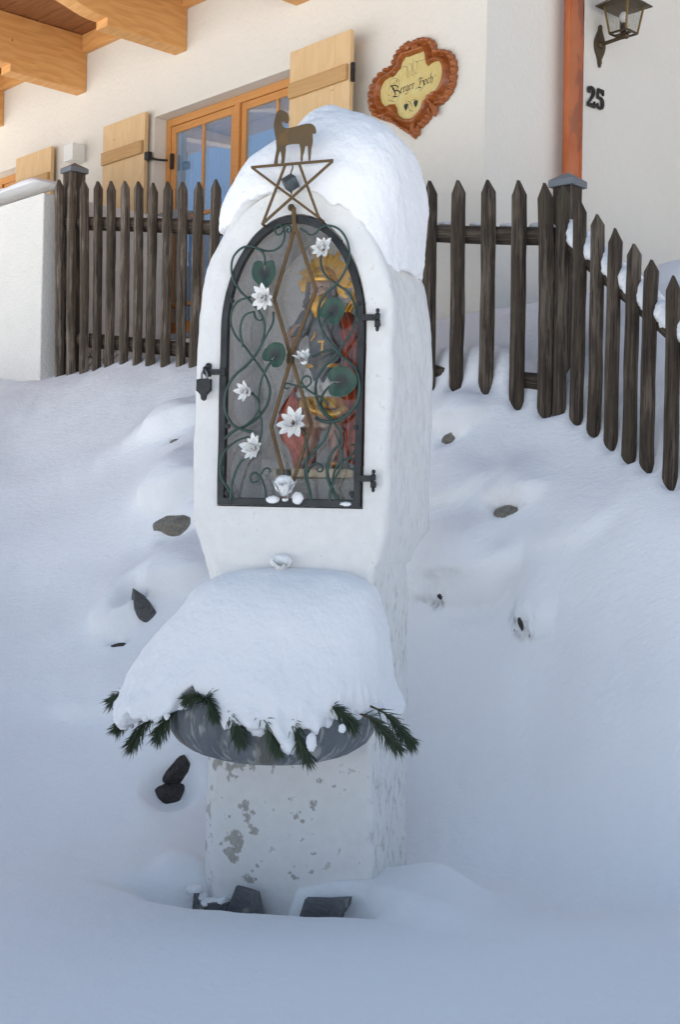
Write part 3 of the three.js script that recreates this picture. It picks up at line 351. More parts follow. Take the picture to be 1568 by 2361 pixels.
{ // carved name sign
  const T = (x, y) => { const p = hp(815.4 + x * 0.168, 62.7 + y * 0.168, 0.035); return [p.x, p.y]; };
  const out = [[800, 190], [840, 150], [910, 125], [980, 120], [1040, 140], [1085, 175], [1105, 230], [1110, 283], [1165, 283], [1230, 287], [1300, 310], [1345, 365], [1380, 440], [1390, 520], [1385, 640], [1375, 740], [1350, 830], [1310, 910], [1250, 985], [1190, 1045], [1120, 1075], [1060, 1100], [1050, 1170], [1030, 1230], [990, 1290], [930, 1350], [880, 1395], [870, 1470], [835, 1495], [812, 1528], [760, 1480], [690, 1440], [620, 1390], [540, 1330], [470, 1300], [390, 1280], [320, 1255], [240, 1215], [210, 1160], [190, 1080], [183, 980], [190, 890], [215, 800], [260, 720], [330, 625], [420, 550], [505, 525], [520, 460], [540, 400], [575, 330], [635, 262], [700, 205], [745, 193]].map((p) => T(...p));
  const inn = [[830, 370], [890, 352], [940, 325], [968, 370], [983, 430], [986, 545], [1020, 510], [1080, 475], [1130, 465], [1175, 490], [1203, 550], [1210, 640], [1195, 720], [1160, 800], [1110, 865], [1065, 882], [1045, 872], [1030, 910], [988, 918], [975, 975], [945, 1010], [930, 1070], [890, 1140], [830, 1200], [750, 1235], [670, 1245], [610, 1210], [587, 1160], [580, 1095], [545, 1035], [500, 1060], [460, 1085], [410, 1070], [370, 1020], [350, 940], [355, 860], [380, 780], [420, 720], [480, 685], [525, 680], [560, 650], [590, 600], [628, 570], [640, 500], [665, 450], [695, 408], [740, 408]].map((p) => T(...p));
  const C = T(780, 800), polar = (pts, n) => { const cl = pts.map(([x, y]) => [Math.atan2(y - C[1], x - C[0]), x, y]); const r = []; for (let i = 0; i < n; i++) { const a = i / n * 2 * Math.PI - Math.PI, dx = Math.cos(a), dy = Math.sin(a); let best = 0; for (let k = 0; k < pts.length; k++) { const [x1, y1] = pts[k], [x2, y2] = pts[(k + 1) % pts.length], ex = x2 - x1, ey = y2 - y1, den = dx * ey - dy * ex; if (Math.abs(den) < 1e-12) continue; const t = ((x1 - C[0]) * ey - (y1 - C[1]) * ex) / den, s = ((x1 - C[0]) * dy - (y1 - C[1]) * dx) / den; if (t > best && s >= 0 && s <= 1) best = t; } r.push(best); } return r; };
  const N = 360, ro = polar(out, N), ri = polar(inn, N), prof = [[0, 0.0], [0.0, 0.022], [0.06, 0.034], [0.16, 0.04], [0.30, 0.036], [0.42, 0.024], [0.52, 0.022], [0.62, 0.036], [0.74, 0.046], [0.86, 0.04], [0.93, 0.026], [1.0, 0.022], [1.0, 0.0]];
  const rings = prof.map(([t, z], j) => { const R = []; for (let i = 0; i < N; i++) { const a = i / N * 2 * Math.PI - Math.PI; const sc = Math.pow(Math.abs(Math.sin(a * 24)), 0.6); const w = t < 0.35 ? 1 - t / 0.35 : 0; let r = lerp(ro[i] * (1 - 0.03 * w * (1 - sc)), ri[i], t); R.push(new THREE.Vector3(C[0] + Math.cos(a) * r, C[1] + Math.sin(a) * r, 0.004 + (z < 0.001 ? 0 : 0.010 + (z - 0.022) * 1.9) * (z > 0.03 && t < 0.4 ? 0.62 + 0.45 * sc : 1) )); } return R; });
  const sm = new THREE.MeshStandardMaterial({ map: tex(256, 256, (u, v) => mix3([0.20, 0.050, 0.011], [0.40, 0.125, 0.028], pf(u, v, 9, 9, 4, 251)), true, [3, 3]), roughness: 0.3 });
  const t = thing('name_sign', 'carved brown quatrefoil sign with yellow lettered panel on the house wall', 'sign', HF, [C[0], C[1], 0]);
  const fg = loft(rings, (j, k, p) => [p.x * 2, p.y * 2], false, false); part(t, 'carved_frame', fg, sm);
  part(t, 'carved_frame', [ball(0.032, ...T(835, 275), 0.03, 1, 1, 0.6), ball(0.026, ...T(735, 250), 0.028, 1, 1.2, 0.6)], sm);
  { const q = [[985, 1000], [1040, 985], [1085, 1040], [1145, 1085], [1140, 1165], [1110, 1226], [1088, 1170], [1070, 1100], [1030, 1040]].map((p) => T(...p)); part(t, 'carved_leaf', extrude(q, 0.03, 0.018, 0.006), sm);
    const q2 = [[800, 1330], [850, 1300], [845, 1370], [860, 1420], [885, 1440], [870, 1480], [830, 1470], [795, 1420], [785, 1370]].map((p) => T(...p)); part(t, 'carved_leaf', extrude(q2, 0.03, 0.022, 0.007), sm); }
  // the painted panel
  let x0 = 9, x1 = -9, y0 = 9, y1 = -9; const ptsI = ri.map((r, i) => { const a = i / N * 2 * Math.PI - Math.PI, p = [C[0] + Math.cos(a) * r * 1.03, C[1] + Math.sin(a) * r * 1.03]; x0 = Math.min(x0, p[0]); x1 = Math.max(x1, p[0]); y0 = Math.min(y0, p[1]); y1 = Math.max(y1, p[1]); return p; });
  const cw = 1024, ch = Math.round(1024 * (y1 - y0) / (x1 - x0)), cv = document.createElement('canvas'); cv.width = cw; cv.height = ch; const cx = cv.getContext('2d');
  cx.fillStyle = '#c9b878'; cx.fillRect(0, 0, cw, ch); const R = rngOf(5);
  for (let i = 0; i < 900; i++) { cx.fillStyle = R() < 0.5 ? 'rgba(190,150,60,0.05)' : 'rgba(225,215,170,0.06)'; const rr = 8 + R() * 46; cx.beginPath(); cx.arc(R() * cw, R() * ch, rr, 0, 7); cx.fill(); }
  const Q = (x, y) => { const p = T(x, y); return [(p[0] - x0) / (x1 - x0) * cw, (y1 - p[1]) / (y1 - y0) * ch]; };
  const nib = (pts, w, ang = -0.75, thin = 0.28) => { cx.fillStyle = '#1d1712'; const c = new THREE.CatmullRomCurve3(pts.map(([x, y]) => new THREE.Vector3(...Q(x, y), 0)), false, 'catmullrom', 0.35), n = Math.max(30, pts.length * 14); const dx = Math.cos(ang) * w, dy = Math.sin(ang) * w, ex = -Math.sin(ang) * w * thin, ey = Math.cos(ang) * w * thin; for (let i = 0; i < n; i++) { const a = c.getPoint(i / n), b = c.getPoint((i + 1) / n); for (const [ux, uy] of [[dx, dy], [ex, ey]]) { cx.beginPath(); cx.moveTo(a.x - ux, a.y - uy); cx.lineTo(a.x + ux, a.y + uy); cx.lineTo(b.x + ux, b.y + uy); cx.lineTo(b.x - ux, b.y - uy); cx.closePath(); cx.fill(); } cx.beginPath(); cx.arc(a.x, a.y, w * thin, 0, 7); cx.fill(); } };
  // letters sit on a slanting base line: local em box -> tracing units
  const word = (ox, oy, s, list) => { const ux = s * 0.94, uy = -s * 0.36; let x = 0; for (const [adv, strokes] of list) { for (const st of strokes) nib(st.map(([a, b]) => [ox + (x + a) * ux + b * s * 0.06, oy + (x + a) * uy - b * s]), 7.6); x += adv; } };
  const e = [0.62, [[[0.1, 0.9], [0.1, 0.2], [0.28, 0.0], [0.5, 0.2]], [[0.1, 0.85], [0.3, 1.0], [0.48, 0.8], [0.12, 0.5]]]], r = [0.58, [[[0.05, 0.9], [0.18, 1.0], [0.18, 0.1], [0.32, 0.0]], [[0.2, 0.8], [0.4, 1.0], [0.52, 0.85]]]], g = [0.68, [[[0.12, 0.9], [0.12, 0.2], [0.28, 0.02], [0.5, 0.2]], [[0.12, 0.9], [0.3, 1.0], [0.5, 0.95], [0.5, -0.3], [0.3, -0.65], [0.05, -0.5]]]], c = [0.55, [[[0.12, 0.85], [0.12, 0.2], [0.28, 0.0], [0.46, 0.18]], [[0.12, 0.85], [0.3, 1.0], [0.45, 0.85]]]], o = [0.66, [[[0.3, 1.0], [0.1, 0.75], [0.1, 0.25], [0.3, 0.0], [0.52, 0.25], [0.5, 0.75], [0.3, 1.0]]]], hh = [0.7, [[[0.3, 1.95], [0.15, 1.6], [0.15, 0.1], [0.25, 0.0]], [[0.15, 0.8], [0.38, 1.0], [0.54, 0.75], [0.54, 0.1], [0.42, -0.4]]]];
  word(612, 900, 68, [e, r, g, e, r]); word(938, 785, 72, [o, c, hh]);
  nib([[455, 850], [490, 800], [520, 830], [545, 880], [540, 930], [515, 945]], 9); nib([[480, 800], [530, 790], [575, 800], [585, 830], [550, 860]], 8); nib([[550, 860], [600, 870], [605, 915], [570, 945], [525, 940]], 9); nib([[505, 830], [560, 920]], 6);
  nib([[530, 770], [575, 745], [560, 720], [520, 760], [490, 790]], 4); nib([[470, 800], [480, 720], [540, 690], [595, 720], [600, 800], [570, 820]], 2.4); nib([[460, 860], [445, 910], [470, 935], [500, 900], [490, 860]], 2.4); nib([[600, 930], [590, 980], [540, 1015], [495, 1005], [500, 960], [530, 950], [520, 990], [480, 1005], [450, 985]], 2.4);
  nib([[848, 724], [884, 688], [926, 690]], 6); nib([[890, 695], [887, 765], [866, 826]], 9.5); nib([[824, 842], [866, 816], [904, 822]], 6); nib([[884, 772], [908, 735], [935, 726], [941, 785], [921, 832], [886, 866]], 9); nib([[1090, 645], [1100, 655], [1090, 675]], 4);
  nib([[625, 560], [660, 535], [700, 530], [720, 580], [735, 640], [710, 660], [705, 600], [715, 530], [750, 490], [775, 520], [770, 600], [755, 640], [750, 660]], 2.6); nib([[790, 440], [795, 560], [810, 620], [795, 660], [780, 620], [790, 520], [815, 460], [850, 470], [845, 560], [820, 620], [850, 620], [860, 600]], 2.6); nib([[830, 480], [870, 455], [920, 445], [965, 420]], 2.6); nib([[700, 685], [740, 670], [760, 640]], 2.4);
  cx.fillStyle = '#20302a'; for (const [a, b] of [[692, 1085], [826, 1040]]) { cx.beginPath(); const h = [[-28, -10], [-22, -32], [-4, -38], [4, -48], [14, -44], [30, -48], [34, -30], [26, 10], [0, 58], [-20, 20]].map(([x, y]) => Q(a + x, b + y)); h.forEach((p, i) => i ? cx.lineTo(...p) : cx.moveTo(...p)); cx.closePath(); cx.fill(); }
  nib([[690, 1045], [715, 1010], [750, 1020], [775, 1070], [765, 1130], [730, 1165]], 3.2); nib([[825, 1000], [800, 985], [760, 1010], [735, 1070], [745, 1130], [790, 1145]], 3.2); nib([[825, 1000], [825, 960]], 2); nib([[695, 1040], [702, 990]], 2);
  const ct = new THREE.CanvasTexture(cv); ct.colorSpace = THREE.SRGBColorSpace;
  const sh = new THREE.Shape(ptsI.map((p) => new THREE.Vector2(...p))), pg = new THREE.ExtrudeGeometry(sh, { depth: 0.014, bevelEnabled: false }), pu = pg.attributes.uv, pp = pg.attributes.position; for (let i = 0; i < pu.count; i++) pu.setXY(i, (pp.getX(i) - x0) / (x1 - x0), (pp.getY(i) - y0) / (y1 - y0)); pg.translate(0, 0, 0.005);
  part(t, 'lettered_panel', pg, new THREE.MeshStandardMaterial({ map: ct, roughness: 0.6 }));
  for (const q of [[562, 612], [1018, 455], [1010, 965], [525, 1095]]) part(t, 'screw', ball(0.0095, ...T(...q), 0.036, 1, 1, 0.5, 8), M.zinc);
}
{ // wall lantern on the side wall
  const b = hq(1380, 105, 0), L = thing('wall_lantern', 'antique bronze glass lantern on a bracket right of the copper pipe', 'lantern', HF, [0, b.y, b.z]), z = b.z, y = b.y;
  const o = []; for (let i = 0; i <= 16; i++) { const t = i / 16; o.push([(0.012 + 0.042 * Math.sin(Math.PI * clamp(t * 1.15 - 0.07)) ** 1.2), -0.115 + 0.23 * t]); }
  const pl = [...o, ...o.slice().reverse().map(([a, c]) => [-a, c])], g = extrude(pl, 0.02, 0.001, 0.006); g.rotateY(Math.PI / 2); g.translate(0, y, z); part(L, 'wall_plate', g, M.bronze);
  part(L, 'finial', ball(0.014, 0.012, y + 0.112, z, 1, 1.3, 1, 8), M.bronze); part(L, 'finial', [ball(0.016, 0.014, y - 0.112, z, 0.9, 1, 1, 8), ball(0.010, 0.014, y - 0.130, z, 1, 1.7, 1, 8)], M.bronze);
  part(L, 'boss', [ball(0.026, 0.018, y, z, 0.7, 1, 1)], M.bronze);
  const cxl = 0.19, yb = y + 0.028; part(L, 'arm', [tube([new THREE.Vector3(0.02, y, z), new THREE.Vector3(0.12, y + 0.004, z), new THREE.Vector3(0.20, y + 0.008, z)], 0.0125, 0.0125, 4, 8), ball(0.019, 0.212, y + 0.008, z, 1, 1, 1, 8), tube([new THREE.Vector3(cxl, y + 0.008, z), new THREE.Vector3(cxl, yb + 0.004, z)], 0.011, 0.011, 3, 8)], M.bronze);
  const a = 0.062, c = 0.088, yt = yb + 0.175, V = (k, r, yy) => new THREE.Vector3(cxl + [1, 1, -1, -1][k] * r, yy, z + [1, -1, -1, 1][k] * r);
  for (let k = 0; k < 4; k++) { part(L, 'corner_bar', bar(V(k, a, yb), V(k, c, yt), 0.011), M.brass); part(L, 'rim_bar', bar(V(k, a, yb), V((k + 1) % 4, a, yb), 0.012), M.bronze); part(L, 'rim_bar', bar(V(k, c, yt), V((k + 1) % 4, c, yt), 0.010), M.bronze);
    const p = [V(k, a - 0.003, yb), V((k + 1) % 4, a - 0.003, yb), V((k + 1) % 4, c - 0.003, yt), V(k, c - 0.003, yt)], q = new THREE.BufferGeometry(); q.setAttribute('position', new THREE.Float32BufferAttribute([...p[0].toArray(), ...p[1].toArray(), ...p[2].toArray(), ...p[0].toArray(), ...p[2].toArray(), ...p[3].toArray()], 3)); q.setAttribute('uv', new THREE.Float32BufferAttribute([0, 0, 1, 0, 1, 1, 0, 0, 1, 1, 0, 1], 2)); q.computeVertexNormals(); part(L, 'pane', q, M.ripple ??= new THREE.MeshPhysicalMaterial({ color: new THREE.Color().setRGB(0.93, 0.94, 0.93), roughness: 0.06, transmission: 1, thickness: 0, ior: 1.6, bumpMap: tex(256, 256, (u, v) => pf(u, v, 26, 26, 2, 301), false), bumpScale: 0.012 })); }
  const rf = []; for (const [r, yy] of [[0.128, yt - 0.006], [0.128, yt], [0.03, yt + 0.075], [0.026, yt + 0.092], [0.0, yt + 0.098]]) rf.push([0, 1, 2, 3].map((k) => V(3 - k, Math.max(r, 0.001), yy))); const rg = loft(rf).toNonIndexed(); rg.computeVertexNormals(); part(L, 'roof', rg, M.bronze);
  part(L, 'base_plate', box(cxl - 0.05, cxl + 0.05, yb - 0.004, yb + 0.003, z - 0.014, z + 0.014), M.bronze);
  part(L, 'bulb', [ball(0.03, cxl, yb + 0.105, z, 1, 1.15, 1), tube([new THREE.Vector3(cxl, yb + 0.08, z), new THREE.Vector3(cxl, yb + 0.06, z)], 0.014)], M.white); part(L, 'socket', tube([new THREE.Vector3(cxl, yb, z), new THREE.Vector3(cxl, yb + 0.066, z)], 0.017), M.black);
}
{ // house number
  const font = await new FontLoader().loadAsync('fonts/droid/droid_serif_bold.typeface.json'), b = hq(1373, 225, 0), t = thing('house_number', 'black metal house number 25 on the wall right of the copper pipe', 'house number', HF, [0, b.y, b.z]);
  for (const [d, px, py] of [['2', 1363.5, 223], ['5', 1384, 229.5]]) { const g = new TextGeometry(d, { font, size: 0.126, depth: 0.008, curveSegments: 8, bevelEnabled: true, bevelSize: 0.003, bevelThickness: 0.002, bevelSegments: 1 }); g.computeBoundingBox(); const c = g.boundingBox.getCenter(new THREE.Vector3()); g.translate(-c.x, -c.y, 0); g.scale(0.92, 1, 1); g.rotateY(Math.PI / 2); const p = hq(px, py, 0.01); g.translate(0.008, p.y, p.z); part(t, 'digit', g, M.black); }
}

// ---------------------------------------------------------------- terrace wall at the left
{
  const q = HF.local(at(97, 600, 9.1)), zf = q.z, xr = q.x, t = thing('terrace_wall', 'white roughcast terrace wall with grey stone coping at the left end of the fence', 'wall', HF, [xr, 1.4, zf]);
  part(t, 'wall', box(xr - 6, xr, 1.4, 3.64, zf - 0.18, zf, 0.012), M.terrace); part(t, 'wall', box(xr - 0.18, xr - 0.002, 1.4, 3.638, 0.01, zf - 0.182, 0.004), M.terrace);
  part(t, 'coping', boxUV(extrude([[xr + 0.05, 0.012], [xr + 0.05, -(-zf - 0.05)], [xr - 6, -(-zf - 0.05)], [xr - 6, zf - 0.23], [xr - 0.23, zf - 0.23], [xr - 0.23, 0.012]].map(([a, b]) => [a, -b]), 0.075, 0, 0.008).rotateX(Math.PI / 2).translate(0, 3.72, 0)), M.coping);
  const P = [], nx = 120, nz = 12; // snow lying on the coping
  const g = new THREE.BoxGeometry(4.2, 0.05, 0.24, 160, 4, 14), p = g.attributes.position; for (let i = 0; i < p.count; i++) { const x = p.getX(i), z = p.getZ(i), up = p.getY(i) > 0 ? 1 : 0; const e = Math.min(1, (0.12 - Math.abs(z)) / 0.05) , ex = Math.min(1, (2.1 - Math.abs(x)) / 0.12); p.setY(i, up ? 0.004 + 0.045 * Math.sqrt(clamp(e)) * Math.sqrt(clamp(ex)) * (1 + 0.5 * n3(x * 3, z * 6, 2)) : 0); p.setZ(i, z * (1 + 0.1 * n3(x * 5, 3, 3))); }
  g.translate(xr - 2.13, 3.7215, zf - 0.075); smoothNormals(g); single('snow_strip', 'thin strip of snow on the coping of the terrace wall', 'snow', HF, [xr - 2.1, 3.72, zf - 0.075], g, M.snow);
}

// ---------------------------------------------------------------- the picket fence
function picketGeo(bot, top, w, turn, seed) { // half-round paling with a pointed head; base and tip in world space
  const r = rngOf(seed), L = top.y - bot.y + 0.25, b = bot.clone(); b.y -= 0.25; const lean = new THREE.Vector3((top.x - bot.x), 0, (top.z - bot.z)).divideScalar(top.y - bot.y);
  const sec = [[-0.5, -0.28], [-0.5, 0.02], [-0.42, 0.24], [-0.22, 0.40], [0, 0.45], [0.22, 0.40], [0.42, 0.24], [0.5, 0.02], [0.5, -0.28], [0, -0.30]], c = Math.cos(turn), s = Math.sin(turn), rings = [], tipH = w * (0.85 + 0.25 * r()), bend = (r() - 0.5) * 0.022;
  const ys = []; for (let i = 0; i <= 16; i++) ys.push(i / 16 * (L - tipH)); ys.push(L - tipH * 0.92, L - tipH * 0.5, L - 0.004);
  ys.forEach((y, j) => { const k = y > L - tipH ? Math.max(0.04, (L - y) / tipH) : 1; const o = b.clone().addScaledVector(lean, y); o.y = b.y + y; const bx = bend * Math.sin(y / L * Math.PI) + 0.004 * n3(seed * 3.1, y * 4); const wv = w * (1 + 0.05 * n3(seed * 1.7, y * 6, 4));
    rings.push(sec.map(([x, z]) => { const X = x * wv * k + bx, Z = z * wv * (0.35 + 0.65 * k) + 0.003 * n3(y * 9, x * 4 + seed, z); return new THREE.Vector3(o.x + X * c + Z * s, o.y, o.z - X * s + Z * c); })); });
  const off = r() * 3, g = loft(rings, (j, k) => [(k / 10) * 0.42 + off * 1.37, ys[j] / 1.3 + off], true, true); return toCreasedNormals(g, 0.6); }
{
  const p0 = at(700, 900, sec1(700)), F1 = thing('picket_fence', 'weathered brown picket fence running behind the shrine along the house', 'fence', O0, [p0.x, 1.8, p0.z]);
  PK1.forEach(([tx, ty, bx], i) => { const d = sec1((tx + bx) / 2), by = interp([[138, 860], [250, 838], [430, 855], [900, 850], [1000, 845], [1130, 862], [1185, 915], [1260, 930]], bx); part(F1, 'picket', picketGeo(at(bx, by, d), at(tx, ty, d), tx > 900 ? 0.0715 : 0.0645, HF.turn, 500 + i), tx < 520 && hash(i, 3, 7) < 0.75 ? M.fenceGrey : M.fence); });
  // round rails behind the palings
  const back = HF.Z.clone().multiplyScalar(-0.068), rail = (a, b, da, db, r, s) => { const A = at(...a, da).add(back), B = at(...b, db).add(back), P = []; for (let i = 0; i <= 8; i++) P.push(A.clone().lerp(B, i / 8).add(new THREE.Vector3(0, 0.006 * n3(i, s), 0))); const g = tube(P, r, r * 0.95, 4, 14, 0.05); const u = g.attributes.uv; for (let i = 0; i < u.count; i++) u.setXY(i, u.getX(i) * 2, u.getY(i) / 1.3); return g; };
  part(F1, 'rail', rail([122, 510.5], [1262, 541], sec1(122), sec1(1262), 0.047, 1), M.fence);
  part(F1, 'rail', rail([121, 777], [1270, 884], sec1(121), sec1(1270), 0.049, 2), M.fence);
  const post = (px, yTop, yBot, d, w, capw, turn) => { const t = at(px, yTop, d), b = at(px - 4, yBot, d), g = box(-w / 2, w / 2, -0.35, t.y - b.y, -w / 2, w / 2, 0.006); g.rotateY(turn); g.translate(t.x, b.y, t.z); const u = g.attributes.uv; for (let i = 0; i < u.count; i++) u.setXY(i, u.getX(i) * 2, u.getY(i) / 1.3); const pm = part(F1, 'post', g, M.fence);
    const rg = []; for (const [k, y] of [[0.5, 0], [0.5, 0.032], [0.47, 0.036], [0.03, 0.075]]) rg.push([[-1, 1], [1, 1], [1, -1], [-1, -1]].map(([x, z]) => new THREE.Vector3(x * k * capw, y, z * k * capw))); const cg = loft(rg).toNonIndexed(); cg.computeVertexNormals(); cg.rotateY(turn); cg.translate(t.x, t.y + 0.001, t.z); part(pm, 'post_cap', cg, M.zinc, { root: F1 }); };
  post(171.5, 401, 845, 9.12, 0.115, 0.142, HF.turn); post(1309, 434, 900, 6.34, 0.105, 0.136, HF.turn + 0.1);
  const p1 = at(1420, 950, sec2(1420)), F2 = thing('picket_fence', 'short steep picket fence stepping down the bank at the right edge', 'fence', O0, [p1.x, 1.5, p1.z]);
  const e0 = at(1298, 600, sec2(1298)), e1 = at(1553, 600, sec2(1553)), dir = new THREE.Vector3(e1.x - e0.x, 0, e1.z - e0.z).normalize(), turn2 = Math.atan2(-dir.z, dir.x) + 0.35;
  PK2.concat([[1604, 675, 1594, 1160], [1658, 722, 1648, 1205]]).forEach(([tx, ty, bx, by], i) => { const d = sec2((tx + bx) / 2); part(F2, 'picket', picketGeo(at(bx, by, d), at(tx, ty, d), 0.061, turn2, 600 + i), M.fence); });
  const r2 = (a, b, r) => { const P = []; for (let i = 0; i <= 6; i++) { const x = lerp(a[0], b[0], i / 6); P.push(at(x, lerp(a[1], b[1], i / 6), sec2(x) + 0.075).add(new THREE.Vector3(0.012, 0, -0.0))); } const g = tube(P, r, r, 4, 14, 0.05); const u = g.attributes.uv; for (let i = 0; i < u.count; i++) u.setXY(i, u.getX(i) * 2, u.getY(i) / 1.3); return g; };
  part(F2, 'rail', r2([1302, 555], [1660, 862], 0.042), M.fence); part(F2, 'rail', r2([1302, 965], [1660, 1270], 0.042), M.fence);
  // snow caught on the rails
  const lumpRow = (pts, rs, name, label, group) => { const g = []; pts.forEach((p, i) => { const l = lump(700 + i, 0.25, 2.2, 3); l.scale(...rs[i]); l.translate(p.x, p.y, p.z); g.push(l); }); const b = pts[0]; return single(name, label, 'snow', O0, [b.x, b.y, b.z], g, M.snow, group); };
  const S2 = []; const R2 = []; for (let i = 0; i <= 52; i++) { const x = lerp(1312, 1640, i / 52); S2.push(at(x, lerp(560, 842, i / 52) - 30 + 8 * n3(i * 0.4, 4), sec2(x) + 0.085)); R2.push([0.055, 0.050 + 0.020 * n3(i * 0.6, 8), 0.048]); }
  lumpRow(S2, R2, 'snow_ridge', 'thick ridge of snow lying on the rail of the steep fence');
  const S1 = []; const R1 = []; for (let i = 0; i < 16; i++) { const x = [1005, 1020, 1035, 1078, 1092, 1148, 1160, 1172, 1215, 1222, 1230, 1238, 1246, 1150, 1165, 1010][i]; S1.push(at(x, lerp(511, 541, (x - 122) / 1140) - 22, sec1(x) + 0.06).add(back)); R1.push([0.035, 0.013 + (x > 1205 ? 0.008 : 0), 0.03]); }
  lumpRow(S1, R1, 'snow_dusting', 'thin snow on the level rail right of the shrine');
  const hb = at(1560, 690, 6.6), hg = lump(77, 0.22, 1.6, 4); hg.scale(0.42, 0.38, 0.4); hg.translate(hb.x + 0.13, hb.y - 0.14, hb.z - 0.1); const hg2 = lump(78, 0.2, 1.8, 4); hg2.scale(0.2, 0.2, 0.25); hg2.translate(hb.x - 0.02, hb.y - 0.10, hb.z); single('snow_heap', 'rounded heap of snow behind the steep fence at the right edge', 'snow', O0, [hb.x, hb.y - 0.4, hb.z], [hg, hg2], M.snow);
  // dry twigs of a shrub low behind the left end of the fence
  const R = rngOf(44), tw = []; for (let i = 0; i < 34; i++) { const x = 150 + R() * 95, p = at(x, 850 + R() * 10, sec1(x) + 0.22), q = p.clone().add(new THREE.Vector3((R() - 0.5) * 0.25, 0.06 + R() * 0.16, (R() - 0.5) * 0.2)); tw.push(tube([p, p.clone().lerp(q, 0.5).add(new THREE.Vector3(0, 0.03, 0)), q], 0.004, 0.0015, 2, 4)); }
  const tb = at(200, 850, sec1(200) + 0.2); single('dry_shrub', 'low tangle of dry brown twigs behind the left fence end', 'shrub', O0, [tb.x, tb.y, tb.z], tw, M.twig);
}

// ---------------------------------------------------------------- the wayside shrine
const ARX = 0.271, AR0 = 2.095, ARH = 0.405, DX = -0.008, DY0 = 1.468; // door opening: half width, springing, rise, centre, foot
const archPts = (rx, y0, ys, rise, cx, n = 28) => { const p = [[cx - rx, y0], [cx + rx, y0], [cx + rx, ys]]; for (let i = 1; i < n; i++) { const a = i / n * Math.PI; p.push([cx + rx * Math.cos(a), ys + rise * Math.sin(a)]); } p.push([cx - rx, ys]); return p; };
const bodyL = (y) => -interp([[-0.4, 0.322], [0.1, 0.318], [1.175, 0.318], [1.20, 0.325], [1.28, 0.344], [1.36, 0.374], [1.405, 0.387], [2.12, 0.385]], y), bodyR = (y) => interp([[-0.4, 0.335], [0.3, 0.326], [1.258, 0.309], [1.270, 0.322], [1.30, 0.329], [1.34, 0.340], [1.385, 0.358], [1.405, 0.361], [2.12, 0.357]], y);
const archK = (y) => y <= 2.12 ? 1 : Math.sqrt(Math.max(0, 1 - ((y - 2.12) / 0.49) ** 2));
const bodyB = (y) => -interp([[-0.4, 0.56], [1.258, 0.545], [1.270, 0.575], [1.30, 0.59], [1.34, 0.612], [1.385, 0.672], [1.405, 0.682], [2.2, 0.675]], y);
const shrine = thing('wayside_shrine', 'whitewashed masonry wayside shrine pillar with arched niche and peeling lower shaft', 'shrine', SF, [0, 0, 0]);
